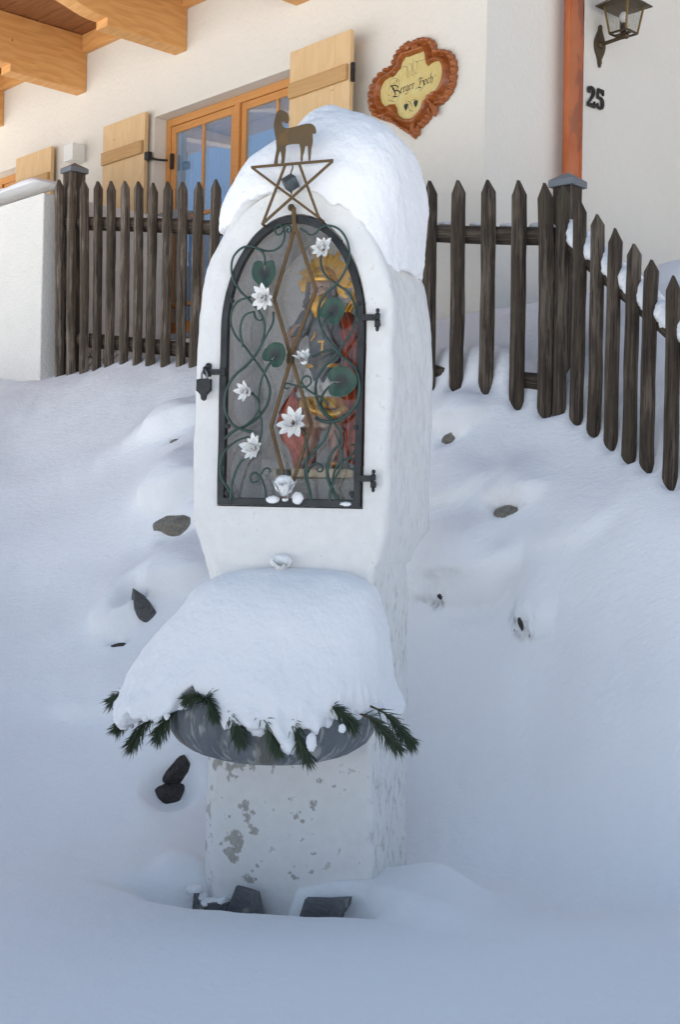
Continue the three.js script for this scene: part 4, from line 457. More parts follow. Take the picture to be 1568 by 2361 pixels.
{
  const ys = []; for (let y = -0.35; y < 2.12; y += y > 1.15 && y < 1.43 ? 0.007 : 0.022) ys.push(y); for (let i = 0; i <= 40; i++) ys.push(2.12 + 0.488 * Math.sin(i / 40 * Math.PI / 2));
  const rings = [], us = []; for (const y of ys) { const k = archK(y), cx = -0.014, L = cx + (bodyL(y) - cx) * k, Rr = cx + (bodyR(y) - cx) * k, zb = bodyB(y), zf = -0.012 * sstep(2.45, 2.61, y); const low = 1 - sstep(1.12, 1.38, y); const w = Rr - L;
    const rL = Math.min(lerp(0.028, 0.06, low), w * 0.3), rR = Math.min(lerp(0.026, 0.022, low), w * 0.3), pts = [], uu = [];
    const seg = (x, z, u) => { pts.push([x, z]); uu.push(u); }; const ns = 26;
    for (let i = 0; i < ns; i++) { const t = i / ns; const x = lerp(L + rL, Rr - rR, t); seg(x, zf, x); }
    for (let i = 0; i < 6; i++) { const a = i / 6 * Math.PI / 2; seg(Rr - rR + rR * Math.sin(a), zf - rR + rR * Math.cos(a), Rr - rR + rR * a * 0.9); }
    for (let i = 0; i < 24; i++) { const t = i / 24; const z = lerp(zf - rR, zb + 0.03, t); seg(Rr, z, Rr - z); }
    for (let i = 0; i < 20; i++) { const t = i / 20; const x = lerp(Rr - 0.03, L + 0.03, t); seg(x, zb, i < 10 ? Rr - zb + (Rr - x) : L + zb + (L - x) * 1); }
    for (let i = 0; i < 24; i++) { const t = i / 24; const z = lerp(zb + 0.03, zf - rL, t); seg(L, z, L + z); }
    for (let i = 0; i < 6; i++) { const a = i / 6; seg(L + rL * a * 1.0, zf - rL + rL * a, L + rL * a); }
    rings.push(pts.map(([x, z]) => { const d = 0.008 * fbm(x * 5, y * 5, z * 5, 3) + 0.0022 * fbm(x * 22, y * 22, z * 22, 2); const nx = x > Rr - 0.01 ? 1 : x < L + 0.01 ? -1 : 0, nz = z > zf - 0.01 ? 1 : z < zb + 0.01 ? -1 : 0; return new THREE.Vector3(x + nx * d * 2.2, y, z + nz * d * 1.3); })); us.push(uu); }
  const n = rings[0].length, body = loft(rings, (j, k, p) => [(us[j][k % n]) / PW + 0.5, (ys[j] - PY0) / PH]);
  const cut = new THREE.ExtrudeGeometry(new THREE.Shape(archPts(ARX + 0.004, DY0 - 0.006, AR0, ARH + 0.006, DX).map((p) => new THREE.Vector2(...p))), { depth: 0.62, bevelEnabled: false }); cut.translate(0, 0, -0.47); const cu = cut.attributes.uv; for (let i = 0; i < cu.count; i++) cu.setXY(i, 0.5, 0.82);
  const A = new Brush(body), B = new Brush(fix(cut)); A.updateMatrixWorld(); B.updateMatrixWorld(); const ev = new Evaluator(); ev.useGroups = false; ev.attributes = ['position', 'normal', 'uv'];
  const res = ev.evaluate(A, B, SUBTRACTION).geometry; res.clearGroups(); const clean = new THREE.BufferGeometry(); for (const k of ['position', 'normal', 'uv']) clean.setAttribute(k, res.attributes[k].clone()); if (res.index) clean.setIndex(res.index.clone()); const dr = res.drawRange; let cg = clean; if (isFinite(dr.count)) { cg = clean.toNonIndexed(); }
  part(shrine, 'pillar', cg, M.pillar);
  // niche lining, a shell just inside the cut
  const shellPts = archPts(ARX + 0.001, DY0 - 0.003, AR0, ARH + 0.003, DX, 36), P = [], I = [], U = []; shellPts.push(shellPts[0]); let L = 0; shellPts.forEach(([x, y], i) => { if (i) L += Math.hypot(x - shellPts[i - 1][0], y - shellPts[i - 1][1]); for (const z of [-0.03, -0.44]) { P.push(x, y, z); U.push(L, z); } });
  for (let i = 0; i < shellPts.length - 1; i++) I.push(i * 2, i * 2 + 2, i * 2 + 1, i * 2 + 1, i * 2 + 2, i * 2 + 3); const g = new THREE.BufferGeometry(); g.setAttribute('position', new THREE.Float32BufferAttribute(P, 3)); g.setAttribute('uv', new THREE.Float32BufferAttribute(U, 2)); g.setIndex(I); g.computeVertexNormals();
  const bk = boxUV(extrude(shellPts.slice(0, -1), 0.02, -0.461)); part(shrine, 'niche', [g, bk], M.niche);
}
// ---------------------------------------------------------------- wrought-iron grille door with its flowers
const z3 = (a) => a.map(([x, y]) => [x * 0.3 + 439, y * 0.3 + 439]), z4 = (a) => a.map(([x, y]) => [x * 0.3 + 439, y * 0.3 + 815.4]); // tracing sheets
const onDoor = (pts, zo) => pts.map(([x, y, z]) => sp(x, y, z ?? zo));
const door = thing('grille_door', 'arched wrought iron grille door with green vines and white lilies on the shrine', 'grille door', SF, [DX, DY0, 0]);
{
  const fr = (rx, y0, rise) => archPts(rx, y0, AR0, rise, DX, 36);
  const fg = extrude(fr(ARX - 0.003, DY0, ARH - 0.002), 0.03, -0.016, 0.003, [fr(ARX - 0.027, DY0 + 0.026, ARH - 0.027).reverse()]); part(door, 'frame', boxUV(fg, 3), M.iron);
  const gg = new THREE.ShapeGeometry(new THREE.Shape(fr(ARX - 0.026, DY0 + 0.025, ARH - 0.026).map((p) => new THREE.Vector2(...p)))); gg.translate(0, 0, -0.022); part(door, 'glass_pane', gg, M.glass);
  // bronze lozenges with a forged hook at the top
  const D = [[[680, 524], [632, 690]], [[632, 690], [671, 824]], [[681, 524], [728.5, 668]], [[728.5, 668], [669, 824]], [[671, 826], [625.5, 983]], [[625.5, 983], [653, 1096]], [[671, 824], [718.5, 979]], [[718.5, 979], [675, 1112]]];
  D.forEach(([a, b], i) => part(door, 'lozenge_bar', bar(...onDoor([a, b], [0.014, 0.016, 0.020, 0.018, 0.014, 0.016, 0.020, 0.018][i]), 0.0125, 0.009), M.rust));
  part(door, 'hook', [bar(...onDoor([[680, 535], [677, 478]], 0.020), 0.015, 0.011), tube(onDoor([[677, 482], [674, 475], [669, 475], [668, 481], [672, 484]], 0.020), 0.007, 0.006)], M.rust);
  part(door, 'wire_binding', [816, 820, 824, 828, 832, 836].map((y, i) => tube(onDoor([[662 + i % 2, y + 4, 0.012], [665, y - 1, 0.03], [675, y + 2, 0.03], [678, y + 5, 0.012]], 0.03), 0.0028, 0.0028, 4, 5)), M.rust);
  const V = [ // [sheet, points, radius, depth]
    [z4, [[335, 1124], [290, 1040], [240, 950], [215, 850], [225, 740], [262, 660], [340, 592], [440, 548], [530, 480], [590, 390], [612, 290], [590, 200], [540, 110], [480, 30], [405, -70], [350, -135], [310, -235], [320, -335], [370, -405], [465, -436]], 0.0046, 0.012],
    [z4, [[308, 1124], [320, 1000], [350, 900], [390, 830], [450, 778], [500, 730]], 0.0042, 0.022],
    [z4, [[232, 860], [245, 790], [275, 735], [340, 680], [420, 645], [470, 640]], 0.0042, 0.024],
    [z4, [[475, 602], [430, 592], [375, 574], [320, 540], [275, 460], [262, 375], [280, 270], [340, 170], [430, 90], [500, 10], [545, -70], [570, -180], [555, -275], [520, -335], [440, -425], [380, -485], [330, -575], [315, -665], [332, -745], [395, -812], [460, -824], [520, -808], [580, -790], [650, -796], [700, -835], [726, -905], [715, -965], [690, -990], [660, -975], [650, -945], [664, -918], [690, -916], [712, -945], [735, -985], [760, -985], [774, -960], [762, -932], [742, -938], [747, -960]], 0.0044, 0.021],
    [z3, [[405, 1205], [385, 1110], [388, 1025], [425, 955], [490, 930]], 0.004, 0.028], [z3, [[488, 930], [498, 975], [530, 1000], [552, 990]], 0.0036, 0.028],
    [z3, [[500, 440], [545, 465], [570, 510], [572, 575]], 0.0042, 0.018], [z3, [[638, 935], [634, 1015], [595, 1095], [562, 1160], [535, 1215]], 0.0038, 0.026],
    [z3, [[628, 1305], [585, 1370], [548, 1450], [530, 1560], [530, 1690], [548, 1790], [545, 1880], [515, 1960], [495, 1985]], 0.004, 0.028],
    [z4, [[470, 300], [510, 345], [527, 400], [510, 462], [440, 536], [370, 577]], 0.004, 0.030],
    [z4, [[582, 1124], [572, 1030], [535, 945], [492, 914], [462, 945], [472, 986], [515, 978], [545, 925], [575, 882], [605, 884], [617, 903], [603, 912]], 0.0038, 0.014],
    [z4, [[928, 1130], [908, 1020], [885, 940], [898, 820], [960, 742], [1030, 662], [1070, 560], [1078, 505], [1035, 442], [1005, 390], [1012, 328], [1058, 262], [1118, 224]], 0.0048, 0.014],
    [z4, [[915, 1060], [900, 960], [893, 860], [897, 720], [870, 600], [820, 550]], 0.0042, 0.024],
    [z4, [[1132, 1124], [1090, 1040], [1055, 940], [1060, 830], [1100, 745], [1145, 690], [1152, 610], [1112, 545], [1075, 490]], 0.0055, 0.016],
    [z4, [[1074, 1128], [1076, 1060], [1102, 985], [1150, 880], [1165, 790], [1140, 690], [1110, 590]], 0.0042, 0.026],
    [z4, [[965, 492], [1010, 516], [1080, 524], [1150, 507], [1230, 445], [1282, 370], [1300, 270], [1280, 150], [1225, 68], [1150, 12], [1080, -25], [1000, -8], [935, 25]], 0.0052, 0.020],
    [z4, [[1085, 512], [1025, 455], [982, 375], [962, 290], [975, 190], [1030, 100], [1100, 30], [1170, -65], [1240, -175], [1273, -300], [1250, -410], [1200, -480], [1130, -530], [1050, -590], [1010, -660], [1004, -745], [1025, -800]], 0.0046, 0.013],
    [z4, [[1155, 8], [1080, -75], [1020, -165], [984, -280], [995, -385], [1040, -460], [1110, -522], [1170, -600], [1210, -690], [1222, -790], [1192, -895], [1140, -958], [1060, -986], [1000, -966], [960, -925], [920, -912], [882, -940], [840, -965]], 0.0044, 0.024],
    [z3, [[1078, 955], [1035, 990], [1012, 1060], [1024, 1140]], 0.0038, 0.030],
    [z4, [[1060, 390], [1020, 350], [950, 310], [885, 262], [856, 212], [878, 176], [918, 182], [926, 222], [895, 254], [840, 254], [780, 236], [740, 228], [722, 250], [740, 272], [752, 262]], 0.0036, 0.028],
    [z4, [[905, 915], [930, 862], [980, 843], [1015, 868], [1012, 902], [985, 906], [972, 884]], 0.0034, 0.013], [z4, [[1092, 1010], [1108, 905], [1150, 842], [1215, 803], [1262, 818], [1274, 860], [1245, 888], [1212, 868], [1212, 815], [1245, 770], [1270, 730], [1255, 697], [1232, 703]], 0.0038, 0.012],
  ];
  for (const [f, pts, r, zo] of V) { const Q = f(pts), q = Q.map((p, i) => { const v = sp(p[0], p[1], zo + 0.006 * Math.sin(i * 1.1)); v.x = clamp(v.x, DX - ARX + 0.012, DX + ARX - 0.012); return v; }); part(door, 'vine', tube(q, (t) => r * (1.25 - 0.45 * t), 0, 6, 8, 0.08), M.vine); }
  // lily pads: [centre (photo units), radius across (units), direction of the notch, tilt, depth]
  const pad = ([px, py], r, dir, heart, seed) => { const c = sp(px, py, 0.032), R = r / 648, nr = 8, na = 48, P = [], C = [], I = [], tilt = (x, y) => 0.006 * Math.sin(seed + 6 * x / R) * (x * x + y * y) / (R * R);
    for (const s of [1, -1]) for (let i = 0; i <= nr; i++) for (let k = 0; k <= na; k++) { const t = i / nr, a = dir + 0.13 + (2 * Math.PI - 0.26) * k / na, d = Math.abs(Math.PI - (a - dir)), lobe = 1 + 0.14 * Math.exp(-Math.pow((d - 2.45) / 0.42, 2)) - 0.30 * Math.exp(-Math.pow((Math.PI - d) / 0.30, 2)) + heart * Math.exp(-Math.pow(d / 0.45, 2)); const rr = R * t * lobe, x = Math.cos(a) * rr, y = Math.sin(a) * rr; P.push(c.x + x, c.y + y, c.z + 0.008 * t * t + tilt(x, y) + s * 0.0014); const w = 0.5 + 0.6 * fbm(x * 60 + seed, y * 60, 2, 3), k2 = clamp(sstep(0.25, 0.7, t) + (w - 0.5) * 0.7); const col = mix3([0.022, 0.028, 0.030], [0.030, 0.076, 0.054], k2); C.push(...col); }
    const W = na + 1, H = (nr + 1) * W; for (let q = 0; q < 2; q++) for (let i = 0; i < nr; i++) for (let k = 0; k < na; k++) { const a = q * H + i * W + k, b = a + W; q ? I.push(a, a + 1, b, b, a + 1, b + 1) : I.push(a, b, a + 1, a + 1, b, b + 1); }
    for (let k = 0; k < na; k++) { const a = nr * W + k; I.push(a, H + a, a + 1, a + 1, H + a, H + a + 1); }
    const g = new THREE.BufferGeometry(); g.setAttribute('position', new THREE.Float32BufferAttribute(P, 3)); g.setAttribute('color', new THREE.Float32BufferAttribute(C, 3)); g.setAttribute('uv', new THREE.Float32BufferAttribute(new Float32Array(P.length / 3 * 2), 2)); g.setIndex(I); g.computeVertexNormals(); part(door, 'lily_pad', g, M.leaf); };
  pad(z3([[572, 632]])[0], 29, 1.55, 0.30, 1); pad(z3([[656, 1262]])[0], 27, 4.1, 0.08, 2); pad(z3([[1100, 925]])[0], 29, 4.1, 0.08, 3); pad(z4([[1166, 215]])[0], 34.5, 3.25, 0.06, 4);
  // round studs that hold the glass, hinges, hasp
  for (const [f, p, q] of [[z3, [285, 848], [322, 850]], [z3, [1345, 872], [1300, 872]], [z4, [250, 557], [290, 557]], [z4, [1315, 567], [1277, 567]], [z4, [1243, 1110], [1243, 1076]], [z4, [285, 1112], [285, 1072]]]) { const [a, b] = onDoor(f([p, q]), 0.006), d = new THREE.CylinderGeometry(0.0095, 0.0095, 0.008, 14); d.rotateX(Math.PI / 2); d.translate(b.x, b.y, 0.01); const e = new THREE.CylinderGeometry(0.005, 0.004, 0.006, 10); e.rotateX(Math.PI / 2); e.translate(b.x, b.y, 0.016); part(door, 'stud', [tube([a, b], 0.004, 0.004, 2, 6), d, e], M.iron); }
  for (const [f, x0, x1, y, yt, yb] of [[z3, 1310, 1440, 976, 912, 1076], [z4, 1280, 1408, 960, 897, 1056]]) { const [a, b, t, u] = onDoor(f([[x0, y], [x1, y], [x1 - 2, yt], [x1 - 2, yb]]), 0.022);
    const h = part(door, 'hinge', [bar(a, b, 0.022, 0.006)], M.iron); const L = t.y - u.y, cx = b.x;
    part(h, 'hinge_pin', [tube([new THREE.Vector3(cx, u.y + L * 0.16, 0.024), new THREE.Vector3(cx, u.y + L * 0.47, 0.024)], 0.0105, 0.0105, 2, 12), tube([new THREE.Vector3(cx, u.y + L * 0.5, 0.024), new THREE.Vector3(cx, u.y + L * 0.8, 0.024)], 0.009, 0.009, 2, 12), ball(0.0075, cx, u.y + L * 0.93, 0.024, 1, 1.1, 1, 8), tube([new THREE.Vector3(cx, u.y + L * 0.78, 0.024), new THREE.Vector3(cx, u.y + L * 0.9, 0.024)], 0.0045, 0.0045, 2, 6), ball(0.007, cx, u.y + L * 0.07, 0.024, 1, 1.4, 1, 8), tube([new THREE.Vector3(cx, u.y + L * 0.05, 0.024), new THREE.Vector3(cx, u.y + L * 0.18, 0.024)], 0.005, 0.005, 2, 6), tube([new THREE.Vector3(cx, u.y + L * 0.32, 0.02), new THREE.Vector3(cx + 0.002, u.y + L * 0.32, -0.03)], 0.005, 0.005, 2, 6)], M.iron, { root: door }); }
  { const [a, b] = onDoor(z4([[262, 141], [112, 141]]), 0.02); part(door, 'hasp', [bar(a, b, 0.020, 0.006), box(a.x - 0.012, a.x + 0.004, a.y - 0.014, a.y + 0.014, 0.012, 0.026, 0.003)], M.iron); const [t, u] = onDoor(z4([[118, 78], [112, 150]]), 0.03); part(door, 'staple', [box(t.x - 0.011, t.x + 0.011, u.y - 0.01, t.y - 0.006, -0.004, 0.012, 0.004), ball(0.013, t.x, t.y - 0.004, 0.004, 1, 0.8, 0.7, 10), new THREE.TorusGeometry(0.012, 0.004, 8, 16).rotateY(Math.PI / 2).translate(u.x, u.y + 0.01, 0.03)], M.iron); }
}
// ---------------------------------------------------------------- white lilies of sheet metal
function petalGeo(L, W, curl, seed) { const nu = 7, nv = 4, P = [], I = [], U = [], r = rngOf(seed), tw = (r() - 0.5) * 0.25; for (const s of [1, -1]) for (let i = 0; i <= nu; i++) for (let k = 0; k <= nv; k++) { const t = i / nu, q = k / nv * 2 - 1, w = W * Math.pow(Math.sin(Math.PI * Math.pow(t * 0.90 + 0.10, 1.05)), 0.72) * (t > 0.999 ? 0 : 1) + 0.0005; const x = q * w + tw * t * t * L * 0.2, z = 0.34 * q * q * w + curl * L * t * t * 0.5 + s * 0.0006 * (1 - t * 0.7); P.push(x, t * L, z); U.push(q * 0.35 + seed * 0.13, t); }
  const H = (nu + 1) * (nv + 1); for (let h = 0; h < 2; h++) for (let i = 0; i < nu; i++) for (let k = 0; k < nv; k++) { const a = h * H + i * (nv + 1) + k, b = a + nv + 1; h ? I.push(a, b, a + 1, b, b + 1, a + 1) : I.push(a, a + 1, b, b, a + 1, b + 1); }
  for (let i = 0; i < nu; i++) for (const k of [0, nv]) { const a = i * (nv + 1) + k, b = a + nv + 1; I.push(a, b, H + a, b, H + b, H + a); }
  const g = new THREE.BufferGeometry(); g.setAttribute('position', new THREE.Float32BufferAttribute(P, 3)); g.setAttribute('uv', new THREE.Float32BufferAttribute(U, 2)); g.setIndex(I); g.computeVertexNormals(); return g; }
const petalVar = [0, 1, 2].map((i) => [petalGeo(1, 0.215, 0.22, 11 + i), petalGeo(1, 0.27, 0.6, 21 + i)]);
function lily(parent, root, [px, py], r, face, seed, zo, rays, inner, open = 0.32, name = 'water_lily') { // face: the way the flower looks, in shrine axes
  const c = sp(px, py, zo), R = r / 648, rr = rngOf(seed), q = new THREE.Quaternion().setFromUnitVectors(new THREE.Vector3(0, 0, 1), new THREE.Vector3(...face).normalize()), core = ball(0.012, 0, 0, -0.004, 1, 1, 0.6, 10); core.applyQuaternion(q); core.translate(c.x, c.y, c.z);
  const m = part(parent, name, core, M.petal, { root }); const b = root.base;
  const add = (a, lift, len, k) => { const p = shade(new THREE.Mesh(petalVar[(rr() * 3) | 0][k], M.petal)); p.name = 'petal'; const Q = new THREE.Quaternion().setFromAxisAngle(new THREE.Vector3(0, 0, 1), a).multiply(new THREE.Quaternion().setFromAxisAngle(new THREE.Vector3(1, 0, 0), lift)); p.quaternion.copy(q).multiply(Q); p.scale.setScalar(len); p.position.set(c.x - b[0], c.y - b[1], c.z - b[2]).addScaledVector(new THREE.Vector3(...face).normalize(), 0.002); m.add(p); };
  for (let i = 0; i < rays; i++) add(i / rays * 2 * Math.PI + (rr() - 0.5) * 0.2 + seed, open * (0.8 + 0.5 * rr()), R * (0.80 + 0.32 * rr()), 0);
  for (let i = 0; i < inner; i++) add((i + 0.5) / inner * 2 * Math.PI + (rr() - 0.5) * 0.25 + seed, open + 0.42 + 0.2 * rr(), R * (0.64 + 0.20 * rr()), 1);
  const st = []; for (let i = 0; i < 9; i++) { const a = rr() * 6.28, d = 0.006 * Math.sqrt(rr()); st.push(tube([new THREE.Vector3(d * Math.cos(a), d * Math.sin(a), 0), new THREE.Vector3(d * 1.6 * Math.cos(a), d * 1.6 * Math.sin(a), 0.011 + 0.008 * rr())], 0.0024, 0.0019, 2, 5)); } const sg = merge(st); sg.applyQuaternion(q); sg.translate(c.x, c.y, c.z); part(m, 'stamen', sg, M.stamen, { root }); return m; }
lily(door, door, z3([[578, 825]])[0], 36, [-0.28, -0.16, 1], 1.3, 0.046, 9, 7, 0.26); lily(door, door, z3([[1028, 455]])[0], 33, [-0.22, 0.22, 0.95], 2.1, 0.046, 8, 6, 0.40);
lily(door, door, z3([[872, 1312]])[0], 29, [0.05, 0.75, 0.7], 3.4, 0.050, 8, 6, 0.62); lily(door, door, z4([[440, 292]])[0], 32, [-0.34, -0.05, 0.95], 4.2, 0.046, 7, 6, 0.48);
lily(door, door, z4([[803, 540]])[0], 41, [-0.12, 0.24, 1], 5.15, 0.052, 9, 7, 0.22); lily(door, door, z4([[504, 728]])[0], 38, [-0.36, 0.10, 0.95], 6.3, 0.050, 10, 6, 0.36);
lily(door, door, z4([[728, 1112]])[0], 50, [0, 1, 0.30], 7.2, 0.056, 9, 6, 0.86);
lily(shrine, shrine, [648, 1325], 44, [0, 1, 0.3], 8.1, 0.05, 9, 6, 0.9, 'water_lily');
{ const c = sp(...z4([[722, 1000]])[0], 0.036), g = lump(81, 0.3, 2.2, 4); g.scale(0.036, 0.034, 0.026); g.translate(c.x, c.y - 0.002, c.z); const g2 = lump(82, 0.5, 2.4, 4), g3 = lump(86, 0.5, 2.6, 4); g2.scale(0.024, 0.013, 0.014); g2.translate(c.x - 0.046, c.y - 0.056, c.z - 0.012); g3.scale(0.020, 0.022, 0.014); g3.translate(c.x + 0.046, c.y - 0.050, c.z - 0.012); single('snow_ball', 'ball of snow sitting in the lily at the foot of the grille', 'snow', SF, [c.x, c.y, c.z], [g, g2, g3], M.snow);
  const d = sp(648, 1294, 0.036), h = lump(83, 0.3, 2.2, 4); h.scale(0.040, 0.026, 0.026); h.translate(d.x, d.y, d.z); single('snow_ball', 'snow in the lily on the pillar just above the snowy planter', 'snow', SF, [d.x, d.y, d.z], h, M.snow);
  const e = sp(798, 1162, 0.01), k = lump(84, 0.4, 2.6, 3); k.scale(0.022, 0.008, 0.014); k.translate(e.x, e.y, e.z); single('snow_clump', 'small clump of snow on the bottom right of the grille frame', 'snow', SF, [e.x, e.y, e.z], k, M.snow); }
{ // padlock
  const P = (x, y) => { const v = sp(...z4([[x, y]])[0], 0.036); return [v.x, v.y]; }, c = P(105, 245), t = thing('padlock', 'black shield-shaped padlock hanging at the left of the grille', 'padlock', SF, [c[0], c[1], 0.03]);
  part(t, 'lock_body', boxUV(extrude([[52, 200], [80, 194], [125, 192], [160, 198], [158, 280], [140, 300], [122, 318], [116, 350], [100, 362], [86, 350], [82, 318], [66, 300], [48, 284]].map((p) => P(...p)), 0.022, 0.024, 0.003), 3), M.iron);
  const a = P(86, 196), b = P(90, 150), d = P(108, 128), e = P(126, 150), f = P(130, 196); part(t, 'shackle', tube([a, b, d, e, f].map(([x, y]) => new THREE.Vector3(x, y, 0.036)), 0.0042, 0.0042, 5, 8), M.zinc);
}
{ // star, lamb and hanging cube above the door
  const Z1 = (x, y, z = 0.022) => sp(x * 0.4 + 407.7, y * 0.4 + 219.5, z), b0 = Z1(660, 590), t = thing('star_ornament', 'rusty iron star with a flat lamb figure standing above the grille', 'ornament', SF, [b0.x, b0.y, 0]);
  for (const [a, b, z] of [[[428, 416], [902, 375], 0.052], [[434, 418], [822, 708], 0.042], [[898, 380], [490, 745], 0.062], [[625, 402], [496, 738], 0.052], [[706, 398], [818, 704], 0.052]]) part(t, 'star_bar', bar(Z1(...a, z), Z1(...b, z), 0.0090, 0.008), M.rust);
  for (const [x, y] of [[493, 742], [819, 706]]) { const f = Z1(x, y, 0.052); part(t, 'bracket', tube([f, new THREE.Vector3(f.x, f.y - 0.004, -0.03)], 0.005, 0.005, 2, 8), M.rust); }
  const lamb = [[605, 85], [635, 100], [648, 135], [640, 158], [625, 160], [612, 147], [606, 158], [608, 172], [617, 184], [640, 190], [690, 180], [740, 166], [775, 165], [795, 180], [803, 205], [799, 221], [788, 222], [784, 216], [783, 228], [783, 270], [775, 310], [769, 374], [760, 374], [755, 300], [741, 296], [735, 320], [727, 352], [724, 376], [714, 377], [714, 320], [708, 288], [700, 281], [635, 288], [628, 320], [622, 370], [616, 396], [602, 397], [604, 360], [597, 322], [588, 342], [582, 372], [580, 396], [562, 398], [568, 350], [575, 310], [572, 260], [565, 220], [560, 175], [567, 130], [580, 95]].map(([x, y]) => { const v = Z1(x, y, 0.052); return [v.x, v.y]; });
  const lambSmooth = new THREE.SplineCurve([...lamb, lamb[0]].map((p) => new THREE.Vector2(...p))).getPoints(220).slice(0, -1).map((p) => [p.x, p.y]);
  part(t, 'lamb', boxUV(extrude(lambSmooth, 0.006, 0.049, 0.0012), 2), M.rust);
  const c = Z1(655, 505, 0.052), g = new RoundedBoxGeometry(0.043, 0.043, 0.043, 1, 0.002); g.applyMatrix4(new THREE.Matrix4().makeRotationFromEuler(new THREE.Euler(0.62, 0.7, 0.25))); g.translate(c.x, c.y, c.z); const cube = single('cube_pendant', 'dark grey metal cube hanging inside the iron star', 'pendant', SF, [c.x, c.y, c.z], g, M.zinc2 = new THREE.MeshStandardMaterial({ map: tex(128, 128, (u, v) => mix3([0.05, 0.06, 0.065], [0.13, 0.155, 0.17], pf(u, v, 4, 4, 4, 261))), metalness: 0.55, roughness: 0.42 }));
  part(t, 'hanger', [tube([Z1(666, 402, 0.052), Z1(668, 418, 0.052), Z1(660, 440, 0.052), Z1(655, 462, 0.052)], 0.0026, 0.0026), tube([Z1(660, 545, 0.052), Z1(661, 575, 0.052)], 0.0055, 0.002)], M.rust);
}

// ---------------------------------------------------------------- snow on the shrine
{ // thick cap over the vaulted top
  const TOP = 2.985, HZ = 0.655, n = 220, rings = [];
  const XL = [[2.20, -0.392], [2.34, -0.385], [2.48, -0.352], [2.55, -0.345], [2.65, -0.300], [2.74, -0.245], [2.80, -0.175], [2.86, -0.115], [2.94, -0.06], [2.985, 0.0]], XR = [[2.20, 0.350], [2.28, 0.344], [2.36, 0.344], [2.45, 0.346], [2.60, 0.350], [2.72, 0.338], [2.80, 0.318], [2.87, 0.262], [2.93, 0.16], [2.985, 0.03]];
  const ZF = [[2.2, 0.012], [2.5, 0.018], [2.6, 0.022], [2.70, 0.004], [2.78, -0.035], [2.85, -0.09], [2.92, -0.17], [2.985, -0.30]], ZB = [[2.2, -0.69], [2.6, -0.70], [2.75, -0.67], [2.85, -0.62], [2.93, -0.50], [2.985, -0.33]];
  const plan = (y, th) => { const l = interpS(XL, y), r = interpS(XR, y), f = interpS(ZF, y), b = interpS(ZB, y), cx = (l + r) / 2, cz = (f + b) / 2, c = Math.cos(th), s = Math.sin(th), e = 2 / lerp(4.5, 2.2, sstep(2.68, 2.96, y)); return [cx + Math.sign(c) * Math.pow(Math.abs(c), e) * (r - l) / 2, cz + Math.sign(s) * Math.pow(Math.abs(s), e) * (f - b) / 2]; };
  const hem = (th) => { const [x, z] = plan(2.5, th); let y = 2.12 + 0.475 * Math.sqrt(Math.max(0, 1 - (clamp(x + 0.014, -0.372, 0.372) / 0.374) ** 2)); // follow the plaster arch
    const front = sstep(-0.05, 0.0, z); let side = x > 0 ? lerp(2.315, 2.365, sstep(-0.02, -0.5, z)) : 2.47; y = Math.max(lerp(side, Math.max(y, side), front), side);
    y += front * (0.028 * sstep(-0.05, -0.22, x) - 0.004 - 0.02 * Math.exp(-(((x - 0.12) / 0.05) ** 2))); return y + 0.016 * n3(th * 5, 3) + 0.010 * n3(th * 17, 9) + 0.006 * n3(th * 40, 5); };
  const H = []; for (let k = 0; k < n; k++) H.push(hem(k / n * 2 * Math.PI));
  const rows = []; for (let j = 0; j <= 4; j++) rows.push([-1, j]); for (let j = 0; j <= 90; j++) rows.push([j / 90, 0]);
  for (const [t, u] of rows) { const R = []; for (let k = 0; k < n; k++) { const th = k / n * 2 * Math.PI; let y, sc = 1; if (t < 0) { const q = u / 5; y = H[k] + 0.010 * (1 - q) * (1 - q) + 0.002; sc = lerp(0.70, 0.985, Math.pow(q, 0.45)); } else { const q = Math.sin(t * Math.PI / 2); y = lerp(H[k], TOP, q); if (t < 0.05) sc = lerp(0.985, 1, Math.sqrt(t / 0.05)); }
      const [x, z] = plan(y, th), cx = 0, cz = -0.33; let X = cx + (x - cx) * sc, Z = cz + (z - cz) * sc; const d = (0.022 - 0.012 * sstep(-0.1, 0, Z)) * fbm(X * 6, y * 6, Z * 6, 3) + 0.008 * fbm(X * 20, y * 14, Z * 20, 3) + 0.004 * fbm(X * 60, y * 60, Z * 60, 2); const L = Math.hypot(X, Z - cz) + 0.05; const up = sstep(2.8, 2.97, y);
      R.push(new THREE.Vector3(X + X / L * d * (1 - up), y + d * (0.3 + up), Z + (Z - cz) / L * d * (1 - up))); } rings.push(R); }
  // th runs from +x towards +z, so rings turn the other way round: flip them
  const g = boxUV(loft(rings.map((r) => r.slice().reverse()), null, false, true), 0.75); single('snow_blanket', 'thick rounded cap of snow on the vaulted top of the shrine', 'snow', SF, [0, 2.5, -0.3], g, M.snow);
}
